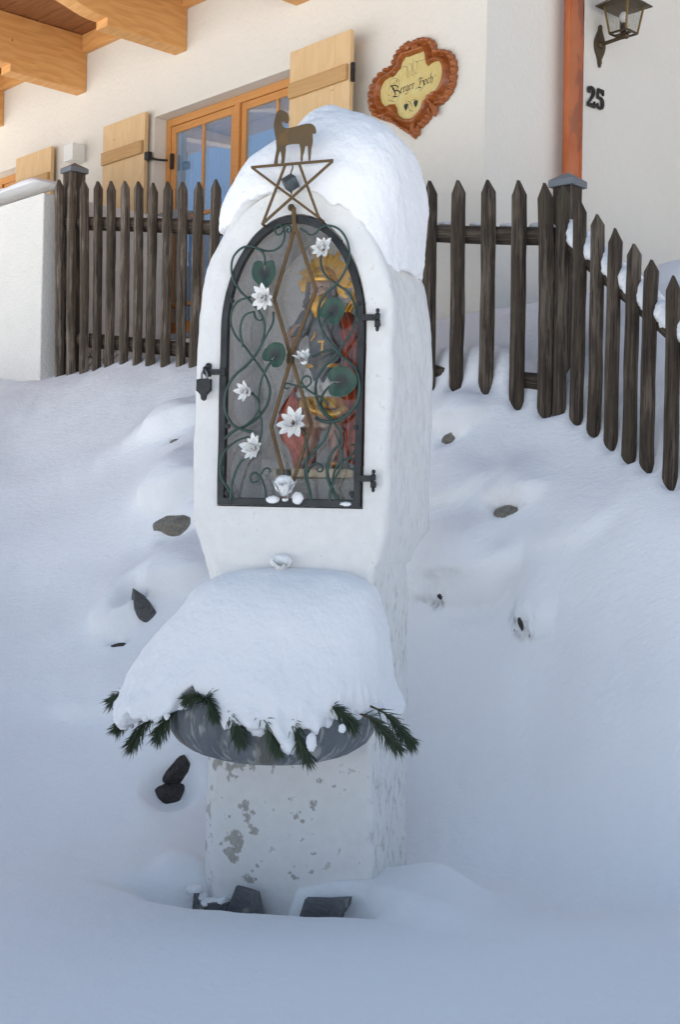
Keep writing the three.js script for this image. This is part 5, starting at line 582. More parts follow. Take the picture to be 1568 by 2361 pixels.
// ---------------------------------------------------------------- stone planter, fir sprays and the mound of snow on it
{
  const pr = [[0.001, 0.585], [0.14, 0.583], [0.215, 0.590], [0.285, 0.612], [0.338, 0.648], [0.368, 0.692], [0.378, 0.74], [0.376, 0.785], [0.366, 0.815], [0.352, 0.826], [0.335, 0.822], [0.325, 0.80], [0.31, 0.76], [0.28, 0.73], [0.001, 0.725]], c = new THREE.CatmullRomCurve3(pr.map((p) => new THREE.Vector3(p[0], p[1], 0)), false, 'catmullrom', 0.2), pts = c.getPoints(70), n = 240;
  const rings = pts.map((p) => { const R = []; for (let k = 0; k < n; k++) { const a = -k / n * 2 * Math.PI, f = Math.pow(Math.abs(Math.sin(a * 15 + 0.6 * Math.sin(a * 7))), 0.45), m = sstep(0.58, 0.605, p.y) * (1 - sstep(0.80, 0.82, p.y)) * sstep(0.2, 0.26, p.x); const r = p.x * (1 - 0.045 * m * (1 - f)) * (1 + 0.012 * fbm(Math.cos(a) * 3, Math.sin(a) * 3, p.y * 8, 3)); R.push(new THREE.Vector3(-0.038 + Math.cos(a) * r, p.y, 0.03 + Math.sin(a) * r)); } return R; });
  const bw = thing('stone_planter', 'fluted grey stone bowl set into the front of the shrine under a mound of snow', 'planter', SF, [-0.038, 0.585, 0.03]);
  let v = 0; const vs = pts.map((p, i) => { if (i) v += p.distanceTo(pts[i - 1]); return v; }); part(bw, 'bowl', loft(rings.map((r) => r), (j, k) => [k / n * 2, vs[j] * 1.4], true, true), M.bowl);
  part(bw, 'back_slab', boxUV(extrude([[-0.30, 0.82], [0.31, 0.82], [0.322, 1.12], [0.30, 1.165], [-0.31, 1.13]], 0.03, 0.012, 0.006), 2), M.slate);
  part(bw, 'soil', (() => { const g = new THREE.CylinderGeometry(0.318, 0.30, 0.03, 40); g.translate(-0.038, 0.775, 0.03); return g; })(), M.twig);
  // mound
  const XL = [[0.62, -0.548], [0.70, -0.556], [0.80, -0.540], [0.925, -0.490], [1.02, -0.430], [1.10, -0.365], [1.155, -0.335], [1.19, -0.30], [1.215, -0.24], [1.237, -0.13], [1.25, -0.02]], XR = [[0.62, 0.440], [0.72, 0.425], [0.80, 0.402], [0.925, 0.376], [1.06, 0.358], [1.14, 0.338], [1.19, 0.32], [1.217, 0.29], [1.238, 0.22], [1.25, 0.06]], ZF = [[0.62, 0.47], [0.72, 0.46], [0.82, 0.425], [0.92, 0.38], [1.02, 0.325], [1.10, 0.275], [1.16, 0.225], [1.20, 0.175], [1.235, 0.11], [1.25, 0.04]];
  const TOP = 1.25, nn = 260, HEM = [[-0.56, 0.69], [-0.50, 0.69], [-0.47, 0.70], [-0.445, 0.735], [-0.43, 0.748], [-0.40, 0.728], [-0.36, 0.738], [-0.31, 0.740], [-0.265, 0.765], [-0.235, 0.835], [-0.215, 0.855], [-0.18, 0.815], [-0.13, 0.80], [-0.085, 0.775], [-0.065, 0.725], [-0.05, 0.712], [-0.035, 0.745], [0.0, 0.752], [0.04, 0.732], [0.075, 0.738], [0.11, 0.725], [0.14, 0.695], [0.163, 0.664], [0.178, 0.69], [0.195, 0.745], [0.235, 0.735], [0.255, 0.722], [0.27, 0.75], [0.32, 0.775], [0.36, 0.762], [0.40, 0.785], [0.44, 0.772], [0.48, 0.765], [0.52, 0.75]];
  const plan = (y, th) => { const l = interpS(XL, y), r = interpS(XR, y), f = interpS(ZF, y), b = -0.06, cx = (l + r) / 2, c = Math.cos(th), s = Math.sin(th), e = 2 / 3.8; const z = s > 0 ? Math.pow(s, e) * f : -Math.pow(-s, e) * 0.08; return [cx + Math.sign(c) * Math.pow(Math.abs(c), e) * (r - l) / 2 , z]; };
  const H = []; for (let k = 0; k < nn; k++) { const th = k / nn * 2 * Math.PI, [x, z] = plan(0.75, th); const fr = sstep(0.05, 0.3, z); H.push(lerp(0.75, interp(HEM, x) + 0.012, fr) + 0.016 * n3(th * 14, 2) * fr + 0.010 * n3(th * 33, 7)); }
  const R2 = [], rows = []; for (let j = 0; j <= 7; j++) rows.push([-1, j / 8]); for (let j = 0; j <= 110; j++) rows.push([j / 110, 0]);
  for (const [t, u] of rows) { const R = []; for (let k = 0; k < nn; k++) { const th = k / nn * 2 * Math.PI; let y, sc = 1; if (t < 0) { y = H[k] + 0.03 * (1 - u) + 0.012 * (1 - u) * (1 - u); sc = lerp(0.62, 0.965, Math.pow(u, 0.6)); } else { const q = Math.pow(Math.sin(t * Math.PI / 2), 0.95); y = lerp(H[k], TOP, q); if (t < 0.06) sc = lerp(0.965, 1, Math.sqrt(t / 0.06)); }
      const [x, z] = plan(Math.min(y, TOP), th), cx = -0.03; let X = cx + (x - cx) * sc, Z = z * sc; const low = 1 - sstep(0.76, 0.95, y); const lobes = 0.05 * low * (0.35 - Math.abs(n3(th * 6 + 3, y * 3)) * 1.1); const d = lobes + 0.030 * fbm(X * 5, y * 4, Z * 5 + 3, 3) + (0.006 + 0.012 * low) * fbm(X * 16, y * 13, Z * 16, 3) + 0.004 * fbm(X * 50, y * 50, Z * 50, 2); const L = Math.hypot(X - cx, Z) + 0.06, up = sstep(1.0, 1.23, y);
      R.push(new THREE.Vector3(X + (X - cx) / L * d * (1 - up * 0.7), y + d * (0.15 + 0.5 * up), Z + Z / L * d * (1 - up * 0.7))); } R2.push(R.reverse()); }
  const clods = [], CR = rngOf(33); for (let i = 0; i < 120; i++) { const k = (CR() * nn) | 0, p = R2[5 + ((CR() * CR() * 9) | 0)][k]; if (p.z < 0.05) continue; const g = lump(300 + i, 0.6, 1.7, 3), q = 0.008 + 0.018 * CR() * CR(); g.scale(q * (0.9 + 0.5 * CR()), q * (0.8 + 0.6 * CR()), q); g.translate(p.x * 0.985, p.y + 0.004 - 0.010 * CR(), p.z * 0.975); clods.push(g); }
  single('snow_mound', 'large mound of snow with a ragged dripping hem piled on the stone planter', 'snow', SF, [0, 0.75, 0.2], [boxUV(loft(R2, null, true, true), 0.75), ...clods], M.snow);
  // fir sprays hanging out under the snow
  const B = [ // tip (photo units), distance in front, root [x, y, z], label
    [[238, 1618], 0.10, [-0.42, 0.80, 0.08], 'short pine sprig sticking out at the far left, high under the snow mound'],
    [[252, 1688], 0.22, [-0.38, 0.79, 0.16], 'thin pine sprig lowest at the far left of the planter'],
    [[286, 1732], 0.30, [-0.33, 0.79, 0.22], 'long pine branch drooping to the left of the planter'],
    [[352, 1706], 0.34, [-0.26, 0.80, 0.26], 'dense pine branch hanging at the left rim of the planter'],
    [[424, 1606], 0.42, [-0.12, 0.78, 0.36], 'pine sprig poking up out of the notch in the snow hem'],
    [[560, 1715], 0.44, [-0.09, 0.80, 0.37], 'pine tuft on the bowl left of the longest snow drip'],
    [[648, 1738], 0.45, [0.02, 0.80, 0.38], 'pine tuft directly left of the pointed snow drip'],
    [[716, 1762], 0.45, [0.12, 0.80, 0.37], 'pine tuft hanging lowest over the middle of the bowl'],
    [[963, 1722], 0.26, [0.36, 0.82, 0.24], 'long pine branch drooping at the far right of the planter'],
    [[932, 1732], 0.32, [0.33, 0.80, 0.28], 'second pine branch at the right, just inside the longest one'],
    [[500, 1648], 0.43, [-0.17, 0.82, 0.36], 'pine tuft under the snow notch at the left front of the bowl'],
    [[820, 1672], 0.40, [0.24, 0.81, 0.34], 'small pine tuft at the right rim of the bowl']];
  B.forEach(([tip, zo, root, label], i) => { const r = rngOf(900 + i), a = new THREE.Vector3(...root), t = sp(...tip, zo).lerp(new THREE.Vector3(...root), 0.16), mid = a.clone().lerp(t, 0.5); mid.y += 0.025; mid.z += 0.012; const st = new THREE.CatmullRomCurve3([a, mid, t]), len = st.getLength(), o = thing('pine_branch', label, 'pine branch', SF, root, 'pine sprays in the stone planter');
    part(o, 'twig', tube([a, mid, t.clone().lerp(mid, 0.08)], 0.0042, 0.002, 4, 5), M.twig); const gs = [[], []], nN = Math.round(130 + len * 560);
    for (let k = 0; k < nN; k++) { const q = 0.18 + 0.82 * Math.sqrt(r()), p = st.getPointAt(q), d = st.getTangentAt(q), s = new THREE.Vector3(r() - 0.5, r() - 0.5, r() - 0.5).addScaledVector(d, 0).normalize(); const dir = d.clone().multiplyScalar(1.0).addScaledVector(s, 0.40 + 0.45 * r()).normalize(), L = (0.042 + 0.026 * r()) * (i === 4 ? 0.85 : 1) * (q > 0.8 ? 0.9 : 1.05), e = p.clone().addScaledVector(dir, L); e.y -= 0.16 * L;
      const u = new THREE.Vector3().crossVectors(dir, new THREE.Vector3(0.3, 1, 0.2)).normalize(), v = new THREE.Vector3().crossVectors(dir, u), w = 0.0019, m = p.clone().lerp(e, 0.6); m.y += 0.04 * L; const P = []; const ring = (c, w) => [0, 1, 2].map((j) => c.clone().addScaledVector(u, Math.cos(j * 2.094) * w).addScaledVector(v, Math.sin(j * 2.094) * w)); const r0 = ring(p, w), r1 = ring(m, w); for (let j = 0; j < 3; j++) { const j2 = (j + 1) % 3; for (const x of [r0[j], r1[j], r0[j2], r0[j2], r1[j], r1[j2], r1[j], e, r1[j2]]) P.push(x.x, x.y, x.z); }
      gs[r() < 0.6 ? 0 : 1].push(P); }
    gs.forEach((Ps, j) => { if (!Ps.length) return; const g = new THREE.BufferGeometry(); g.setAttribute('position', new THREE.Float32BufferAttribute(Ps.flat(), 3)); g.computeVertexNormals(); g.setAttribute('uv', new THREE.Float32BufferAttribute(new Float32Array(g.attributes.position.count * 2), 2)); part(o, 'needles', g, j ? M.needle2 : M.needle, { kind: 'stuff' }); }); });
  const c2 = sp(718, 1712, 0.46), l2 = lump(92, 0.4, 2.4, 3); l2.scale(0.016, 0.03, 0.016); l2.translate(c2.x, c2.y, c2.z); single('snow_clump', 'small clump of snow on the lowest pine tuft', 'snow', SF, [c2.x, c2.y, c2.z], l2, M.snow);
  const c3 = sp(789, 1680, 0.45), l3 = lump(93, 0.4, 2.4, 3); l3.scale(0.012, 0.014, 0.012); l3.translate(c3.x, c3.y, c3.z); single('snow_clump', 'tiny clump of snow on the right part of the bowl', 'snow', SF, [c3.x, c3.y, c3.z], l3, M.snow);
}
// ---------------------------------------------------------------- stones
{
  const sp0 = snowSheet.attributes.position, sn0 = snowSheet.attributes.normal, seen = (px, py) => { // the point of the snow that shows at this place of the photograph
    let best = -1, bd = 1e9; const c = Math.cos(ROLL), sn = Math.sin(ROLL); for (let i = 0; i < sp0.count; i++) { const d = -sp0.getZ(i); if (d < 3 || d > 11) continue; const X = sp0.getX(i) / d, Y = (sp0.getY(i) - EYE) / d, qx = 784 + (c * X + sn * Y) * 3000 / 1.00126, qy = 1180.5 - (-sn * X + c * Y) * 3000; const e = Math.hypot(qx - px, qy - py); if (e < 9 && d + e * 0.01 < bd) { bd = d + e * 0.01; best = i; } }
    return [new THREE.Vector3().fromBufferAttribute(sp0, best), new THREE.Vector3().fromBufferAttribute(sn0, best)]; };
  const rock = (px, py, w, hgt, mat, seed, label, rot = 0, out = -0.008) => { const [c, n0] = seen(px, py), nn = n0.clone().lerp(new THREE.Vector3(0, 0.35, 1).normalize(), 0.5).normalize(), R = new THREE.Vector3(1, 0, 0).addScaledVector(nn, -nn.x).normalize(), T = new THREE.Vector3().crossVectors(nn, R); if (T.y < 0) T.negate(); const k = -c.z / 3000, th = Math.min(0.07, 0.9 * Math.min(w, hgt) * k / 2 + 0.012), p = c.clone().addScaledVector(nn, out - th * 0.12), g = lump(seed, 0.28, 2.1, 5, mat === M.rockDark ? 13 : 9);
    g.scale(w * k / 2 * 1.16, hgt * k / 2 * 1.22, th); g.rotateZ(rot); g.applyMatrix4(new THREE.Matrix4().makeBasis(R, T, nn)); g.translate(p.x, p.y, p.z); single('boulder', label, 'boulder', O0, [p.x, p.y, p.z], boxUV(g.toNonIndexed(), 1), mat); };
  rock(1034, 1010, 60, 42, M.rockBrown, 41, 'brown boulder just right of the shrine, in the snow below the level fence', 0.15);
  rock(1169, 1183, 64, 40, M.rockBrown, 42, 'brown boulder under a pillow of snow, farthest right on the bank', -0.1);
  rock(405, 1219, 104, 58, M.rockBrown, 43, 'wide grey-brown boulder touching the left side of the shrine', -0.05);
  rock(334, 1392, 46, 100, M.rockGrey, 44, 'grey boulder in a slanting gap of the snow left of the mound', 0.65);
  rock(280, 1483, 52, 18, M.rockDark, 45, 'thin dark sliver of boulder below the slanting grey one', -0.25);
  rock(402, 1788, 108, 84, M.rockDark, 62, 'upper of the two dark boulders left of the stone planter', 0.35, -0.012);
  rock(390, 1832, 96, 74, M.rockDark, 67, 'lower of the two dark boulders left of the stone planter', -0.2, -0.014);
  rock(1016, 1381, 26, 20, M.rockDark, 48, 'tiny dark boulder in the hole right of the shrine shaft');
  rock(1196, 1432, 14, 40, M.rockDark, 49, 'narrow dark boulder in the crack beside the rightmost snow pillow', 0.3);
  rock(1218, 1470, 22, 12, M.rockGrey, 50, 'speck of grey boulder at the foot of the rightmost snow pillow', -0.4);
  rock(402, 1014, 32, 9, M.rockBrown, 51, 'sliver of brown boulder at the left, high on the bank', 0.1);
  // slate slabs leaning at the foot
  const S = (pts, z) => pts.map(([x, y]) => { const v = sp(376.3 + x * 0.42, 1693.4 + y * 0.42, z); return [v.x, v.y]; });
  const slab = (pts, z, d, label, seed) => { const q = S(pts, z), g = extrude(q, d, z - d, 0.004); const p = g.attributes.position; for (let i = 0; i < p.count; i++) p.setXYZ(i, p.getX(i) + 0.003 * n3(p.getX(i) * 40, p.getY(i) * 40, seed), p.getY(i) + 0.003 * n3(p.getY(i) * 40, seed), p.getZ(i)); const u = boxUV(g, 1.5); const cx = q.reduce((a, b) => a + b[0], 0) / q.length; single('slate_slab', label, 'slate slab', SF, [cx, -0.05, z], u, M.slate); };
  slab([[155, 1120], [158, 960], [166, 868], [180, 872], [205, 930], [236, 990], [232, 1120]], 0.055, 0.035, 'narrow slate slab at the left corner of the shrine foot', 1);
  slab([[234, 1120], [236, 928], [290, 925], [352, 932], [356, 1120]], 0.05, 0.03, 'low broad slate slab between the narrow and the tall one at the shrine foot', 2);
  slab([[330, 1120], [345, 985], [362, 930], [395, 838], [455, 852], [512, 872], [530, 930], [552, 1010], [565, 1120]], 0.075, 0.03, 'tall pointed slate slab standing at the left front of the shrine foot', 3);
  slab([[735, 1110], [745, 1000], [775, 905], [900, 908], [1022, 903], [1012, 945], [975, 1002], [960, 1110]], 0.10, 0.04, 'dark slate slab lying under snow at the right front of the shrine foot', 4);
  const cl = (pts, z, r, seed, label, grow = 0) => { const gs = pts.map(([x, y], i) => { const v = sp(376.3 + x * 0.42, 1693.4 + y * 0.42, z), g = lump(seed + i, 0.45, 1.8, 4), k = (0.8 + 0.4 * hash(i, seed, 3)) * (1 + grow * i / pts.length); g.scale(r[0] * k, r[1] * k, r[2] * k); g.translate(v.x, v.y, v.z); return g; }); const b = sp(376.3 + pts[0][0] * 0.42, 1693.4 + pts[0][1] * 0.42, z); single('snow_clump', label, 'snow', SF, [b.x, b.y, b.z], gs, M.snow); };
  cl([[160, 850], [185, 850], [205, 890], [215, 920], [240, 920], [270, 915], [300, 918], [330, 915]], 0.02, [0.019, 0.013, 0.03], 120, 'snow heaped on the low slate slabs at the left of the shrine foot');
}
// ---------------------------------------------------------------- the carved saint in the niche
{
  const Z = -0.185, K = (px, py, z = 0) => sp(px, py, Z + z), b0 = K(742, 1098), t = thing('saint_statue', 'painted wooden saint with gold rayed crown, grey armour and red cloak in the niche', 'statue', SF, [b0.x, b0.y, Z]);
  const field = (bones, res, iso0, k = 0.018) => { const mn = new THREE.Vector3(9, 9, 9), mx = new THREE.Vector3(-9, -9, -9); for (const [a, b, r, s] of bones) for (const [p, q] of [[a, r], [b, s]]) { mn.min(p.clone().subScalar(q + 0.03)); mx.max(p.clone().addScalar(q + 0.03)); } const size = Math.max(mx.x - mn.x, mx.y - mn.y, mx.z - mn.z), c = mn.clone().add(mx).multiplyScalar(0.5), mc = new MarchingCubes(res, new THREE.MeshBasicMaterial(), false, false, 400000); mc.isolation = 0;
    for (let z = 0; z < res; z++) for (let y = 0; y < res; y++) for (let x = 0; x < res; x++) { const p = new THREE.Vector3((x - res / 2) / (res / 2), (y - res / 2) / (res / 2), (z - res / 2) / (res / 2)).multiplyScalar(size / 2).add(c); let acc = 0; for (const [a, b, r, s] of bones) { const ab = b.clone().sub(a), h = clamp(p.clone().sub(a).dot(ab) / Math.max(1e-9, ab.lengthSq())), d = p.distanceTo(a.clone().addScaledVector(ab, h)) - lerp(r, s, h); acc += Math.exp(-d / k * 2.2); } mc.field[x + y * res + z * res * res] = -(-k / 2.2 * Math.log(acc + 1e-30)); }
    mc.update(); const n = mc.count, g = new THREE.BufferGeometry(); const P = new Float32Array(n * 3); for (let i = 0; i < n; i++) for (let j = 0; j < 3; j++) P[i * 3 + j] = mc.positionArray[i * 3 + j] * size / 2 + [c.x, c.y, c.z][j]; g.setAttribute('position', new THREE.BufferAttribute(P, 3)); g.setAttribute('normal', new THREE.BufferAttribute(mc.normalArray.slice(0, n * 3), 3)); return g; };
  // body: one continuous figure
  const neck = K(748, 716), chest = K(752, 762, 0.01), belly = K(748, 830, 0.012), hip = K(748, 880), ls = K(712, 736, 0.0), rs = K(790, 740, -0.01), le = K(676, 778, 0.02), lw = K(676, 812, 0.05), re = K(812, 800, 0.0), rw = K(800, 850, 0.04), lk = K(722, 975, 0.03), lf = K(712, 1062, 0.01), rk = K(776, 975, 0.03), rf = K(776, 1066, 0.01);
  const body = field([[neck, chest, 0.022, 0.058], [chest, belly, 0.064, 0.055], [belly, hip, 0.055, 0.064], [ls, rs, 0.034, 0.034], [ls, le, 0.033, 0.026], [le, lw, 0.025, 0.018], [rs, re, 0.034, 0.027], [re, rw, 0.025, 0.018], [hip, lk, 0.05, 0.034], [lk, lf, 0.034, 0.022], [hip, rk, 0.05, 0.034], [rk, rf, 0.034, 0.022], [lf, lf.clone().add(new THREE.Vector3(-0.012, -0.006, 0.05)), 0.02, 0.014], [rf, rf.clone().add(new THREE.Vector3(0.012, -0.006, 0.05)), 0.02, 0.014]], 84, 0);
  const bp = body.attributes.position, C = new Float32Array(bp.count * 3); for (let i = 0; i < bp.count; i++) { const x = bp.getX(i), y = bp.getY(i), z = bp.getZ(i), arm = x < le.x + 0.035 && y < ls.y - 0.02; const n = 0.5 + fbm(x * 24, y * 24, z * 24, 3); let c; if (y < hip.y - 0.035) c = mix3([0.24, 0.12, 0.085], [0.40, 0.24, 0.185], n); else if (arm) c = mix3([0.30, 0.19, 0.14], [0.46, 0.32, 0.25], n); else c = mix3([0.06, 0.057, 0.057], [0.185, 0.18, 0.178], n); C.set(c, i * 3); } body.setAttribute('color', new THREE.BufferAttribute(C, 3)); body.setAttribute('uv', new THREE.BufferAttribute(new Float32Array(bp.count * 2), 2));
  part(t, 'body', body, new THREE.MeshStandardMaterial({ vertexColors: true, roughness: 0.5, metalness: 0.1 }));
  // head with face
  const hc = K(742, 668, 0.014), sc = 1; const A = (x, y, z) => new THREE.Vector3(hc.x + x, hc.y + y, hc.z + z);
  const head = field([[A(0, 0.018, 0), A(0, -0.012, 0.004), 0.044, 0.038], [A(0, -0.03, 0.014), A(0, -0.044, 0.016), 0.024, 0.016], [A(-0.004, 0.004, 0.044), A(-0.006, -0.014, 0.054), 0.007, 0.010], [A(-0.022, 0.012, 0.037), A(0.014, 0.012, 0.039), 0.008, 0.008], [A(-0.02, -0.012, 0.034), A(-0.02, -0.012, 0.036), 0.013, 0.013], [A(0.018, -0.012, 0.034), A(0.018, -0.012, 0.036), 0.013, 0.013], [A(0, -0.03, 0.04), A(0.001, -0.03, 0.04), 0.010, 0.010], [A(0, -0.04, 0), A(0.006, -0.09, -0.01), 0.026, 0.03], [A(0.044, 0, 0), A(0.045, -0.014, 0), 0.010, 0.007]], 52, 0, 0.006);
  head.setAttribute('uv', new THREE.BufferAttribute(new Float32Array(head.attributes.position.count * 2), 2)); part(t, 'head', boxUV(head, 4), M.skin);
  part(t, 'eye', [ball(0.006, hc.x - 0.017, hc.y + 0.004, hc.z + 0.040, 1.4, 0.8, 0.7, 8)], M.dark); part(t, 'eye', [ball(0.006, hc.x + 0.012, hc.y + 0.004, hc.z + 0.041, 1.4, 0.8, 0.7, 8)], M.dark);
  part(t, 'mouth', [ball(0.008, hc.x - 0.003, hc.y - 0.031, hc.z + 0.047, 1.3, 0.35, 0.5, 8)], M.red);
  const R = rngOf(71), strands = (n, f) => { const g = []; for (let i = 0; i < n; i++) g.push(f(i / n, R)); return g; };
  part(t, 'hair', strands(46, (q, r) => { const s = q < 0.35 ? -1 : 1, a = s < 0 ? lerp(0.2, 0.75, r()) : lerp(-0.7, 0.9, r()), x = s * 0.045, y = 0.03 - 0.045 * r(), z = a > 0 ? 0.02 * a : 0.04 * a; return tube([A(x * 0.8, y + 0.02, z), A(x * 1.12, y - 0.015, z + 0.004), A(x * (1.05 + 0.25 * r()), y - 0.05, z), A(x * (1.2 + 0.3 * r()), y - 0.072, z + 0.008)], 0.0075, 0.003, 3, 6); }), M.hair);
  part(t, 'beard', strands(34, (q, r) => { const a = lerp(-1.1, 1.1, q), x = Math.sin(a) * 0.033, z = 0.020 + Math.cos(a) * 0.024; return tube([A(x * 0.9, -0.028 - 0.006 * r(), z), A(x, -0.05, z + 0.006), A(x * 0.75 + 0.004 * (r() - 0.5), -0.07 - 0.018 * r(), z + 0.004), A(x * 0.45, -0.088 - 0.022 * r(), z - 0.002)], 0.0066, 0.002, 3, 6); }), M.gold);
  // crown with a fan of rays
  const band = lathe([[0.048, 0.022], [0.053, 0.024], [0.055, 0.034], [0.052, 0.044], [0.046, 0.046]], 32); band.scale(1.05, 1, 1); band.translate(hc.x, hc.y, hc.z); part(t, 'crown_band', boxUV(band, 6), M.gold);
  const cap = ball(0.05, hc.x, hc.y + 0.045, hc.z - 0.006, 1, 0.85, 1, 16); part(t, 'crown_cap', boxUV(cap, 6), M.gold);
  for (let i = 0; i < 30; i++) { const a = lerp(-0.55, Math.PI + 0.35, (i + 0.3 * R()) / 30), L = 0.076 + 0.024 * (i % 3 === 0 ? 1 : 0.3) + 0.010 * R() + 0.02 * Math.max(0, Math.cos(a - 0.9)), r0 = 0.045, p = A(Math.cos(a) * r0, 0.026 + Math.sin(a) * r0, -0.012), q = A(Math.cos(a) * L * 0.98, 0.026 + Math.sin(a) * L, -0.020); const g = boxUV(bar(p, q, 0.0125 + 0.004 * R(), 0.006), 5); part(t, 'crown_ray', g, M.gold); }
  for (const [dx, k] of [[0, 1], [10, 0.85]]) part(t, 'gold_scroll', tube([K(796 + dx, 720, 0.03), K(812 + dx, 690, 0.03), K(816 + dx, 665, 0.03), K(806 + dx, 650, 0.03), K(800 + dx, 656, 0.03)].slice(0, dx ? 3 : 5), 0.008, 0.004, 5, 7), M.gold);
  part(t, 'gold_scroll', tube([K(812, 700, 0.03), K(824, 676, 0.03), K(834, 650, 0.03)], 0.006, 0.003, 5, 7), M.gold);
  // hand with fingers
  { const h = lw.clone().add(new THREE.Vector3(-0.004, -0.006, 0.012)), F = [[h.clone().add(new THREE.Vector3(0.002, 0.012, -0.006)), h, 0.013, 0.014]]; for (let i = 0; i < 4; i++) { const o = h.clone().add(new THREE.Vector3(-0.010 + 0.0068 * i, -0.010, 0.004)); F.push([o, o.clone().add(new THREE.Vector3(-0.002, -0.016 - (i === 1 || i === 2 ? 0.004 : 0), 0.008)), 0.0042, 0.0036], [o.clone().add(new THREE.Vector3(-0.002, -0.016, 0.008)), o.clone().add(new THREE.Vector3(0, -0.030 - (i === 3 ? -0.004 : 0), 0.002)), 0.0036, 0.003]); } F.push([h.clone().add(new THREE.Vector3(0.012, 0, 0.006)), h.clone().add(new THREE.Vector3(0.018, -0.018, 0.014)), 0.005, 0.0036]); const g = field(F, 44, 0, 0.0035); g.setAttribute('uv', new THREE.BufferAttribute(new Float32Array(g.attributes.position.count * 2), 2)); part(t, 'hand', g, M.skin); }
  // clothes: sleeve, cloak, tunic, skirts
  const sheet = (rows, mat, name, th = 0.008, fold = 0.008, ff = 9, seed = 1) => { const nu = 40, rings = []; for (let j = 0; j <= 24; j++) { const s = j / 24 * (rows.length - 1), a = Math.min(rows.length - 2, Math.floor(s)), f = s - a, ringA = [], ringB = []; const lo = (i) => rows[a][i].clone().lerp(rows[a + 1][i], f); const cnt = rows[0].length; const c = new THREE.CatmullRomCurve3([...Array(cnt).keys()].map(lo)); for (let k = 0; k <= nu; k++) { const p = c.getPoint(k / nu); p.z += fold * Math.sin(k / nu * ff * 2 + j * 0.06 + seed) + 0.6 * fold * n3(k * 0.22, j * 0.25, seed); ringA.push(p); ringB.push(p.clone().add(new THREE.Vector3(0, 0, -th))); } rings.push([...ringA, ...ringB.reverse()]); } part(t, name, boxUV(loft(rings), 3), mat); };
  sheet([[K(700, 730, -0.02), K(722, 722, 0.0), K(742, 724, 0.02)], [K(668, 756, 0.02), K(690, 756, 0.045), K(722, 756, 0.045)], [K(658, 786, 0.035), K(678, 776, 0.055), K(712, 766, 0.05)]], M.armour, 'sleeve', 0.03, 0.008, 5, 2);
  sheet([[K(772, 724, 0.03), K(796, 716, 0.02), K(818, 728, -0.03)], [K(790, 790, 0.05), K(812, 780, 0.04), K(846, 800, -0.04)], [K(786, 860, 0.06), K(818, 860, 0.045), K(852, 880, -0.04)], [K(796, 960, 0.05), K(822, 960, 0.04), K(848, 970, -0.04)], [K(792, 1060, 0.035), K(812, 1070, 0.03), K(838, 1075, -0.03)]], M.red, 'cloak', 0.012, 0.012, 9, 3);
  sheet([[K(690, 880, -0.03), K(672, 910, 0.02), K(690, 930, 0.05)], [K(652, 935, -0.02), K(640, 970, 0.03), K(690, 975, 0.07)], [K(648, 1000, -0.02), K(652, 1015, 0.035), K(706, 1020, 0.06)], [K(668, 1040, -0.02), K(680, 1050, 0.03), K(714, 1055, 0.05)], [K(678, 1078, -0.02), K(690, 1082, 0.03), K(716, 1085, 0.04)]], M.red, 'cloak', 0.012, 0.010, 8, 5);
  const skirt = (y0, y1, r0, r1, mat, name, n, amp) => { const rings = []; for (let j = 0; j <= 12; j++) { const f = j / 12, c = K(lerp(748, 744, f), lerp(y0, y1, f), 0.006), r = lerp(r0, r1, Math.pow(f, 0.8)), R = []; for (let k = 0; k < 90; k++) { const a = -k / 90 * 2 * Math.PI; R.push(new THREE.Vector3(c.x + Math.cos(a) * r * (1.12 + amp * f * Math.sin(a * n)), c.y, c.z + Math.sin(a) * r * (0.8 + amp * f * Math.sin(a * n)))); } rings.push(R); } part(t, name, boxUV(loft(rings.reverse()), 4), mat); };
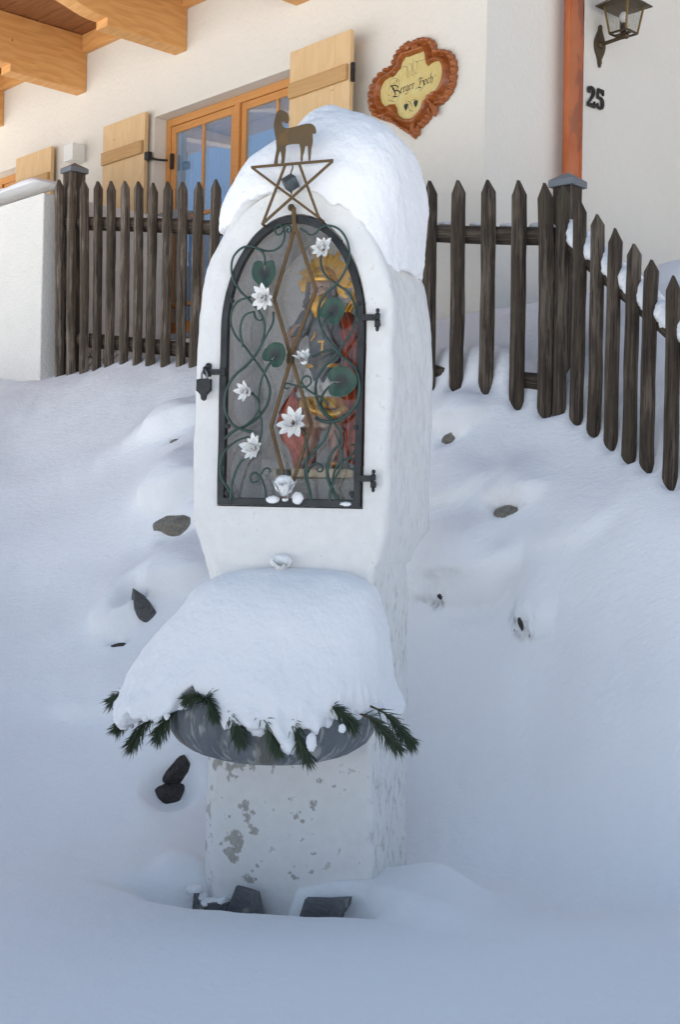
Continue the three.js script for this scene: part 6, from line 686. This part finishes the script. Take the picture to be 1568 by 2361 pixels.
  skirt(838, 920, 0.056, 0.088, M.tunic, 'tunic', 13, 0.05); skirt(905, 945, 0.072, 0.096, M.gold, 'gold_hem', 16, 0.05); skirt(935, 990, 0.070, 0.090, M.skin, 'lower_skirt', 12, 0.05);
  const belt = lathe([[0.060, -0.010], [0.066, -0.006], [0.066, 0.006], [0.060, 0.010]], 28), bc = K(748, 846, 0.008); belt.scale(1.08, 1, 0.9); belt.translate(bc.x, bc.y, bc.z); part(t, 'belt', boxUV(belt, 5), M.gold);
  part(t, 'sash', tube([K(702, 925, 0.075), K(716, 940, 0.09), K(742, 952, 0.095), K(772, 955, 0.09), K(800, 940, 0.07)], 0.016, 0.014, 6, 8, 0.2), M.gold);
  part(t, 'chest_ornament', [bar(K(744, 788, 0.082), K(742, 812, 0.082), 0.008, 0.004), bar(K(733, 788, 0.082), K(748, 787, 0.082), 0.007, 0.004), ball(0.006, ...K(755, 782, 0.08).toArray(), 1, 1, 0.6, 8), ball(0.0065, ...K(742, 814, 0.08).toArray(), 1.2, 0.8, 0.6, 8)], M.gold);
  part(t, 'strap', tube([K(727, 763, 0.07), K(724, 776, 0.08), K(716, 786, 0.075)], 0.0055, 0.004, 4, 6), M.gold);
  part(t, 'boot', [ball(0.02, lf.x, lf.y + 0.03, lf.z, 1.1, 1.4, 1.1, 10), ball(0.022, lf.x - 0.006, lf.y - 0.008, lf.z + 0.03, 0.9, 0.7, 1.7, 10)], M.armour); part(t, 'boot', [ball(0.02, rf.x, rf.y + 0.03, rf.z, 1.1, 1.4, 1.1, 10), ball(0.022, rf.x + 0.006, rf.y - 0.008, rf.z + 0.03, 0.9, 0.7, 1.7, 10)], M.gold);
  part(t, 'plinth', box(b0.x - 0.155, b0.x + 0.15, b0.y - 0.008, b0.y + 0.024, Z - 0.09, Z + 0.10, 0.006), M.cream); part(t, 'plaque', box(b0.x - 0.14, b0.x - 0.085, b0.y - 0.002, b0.y + 0.020, Z + 0.101, Z + 0.105, 0.001), M.iron);
}
renderer.render(scene, camera);
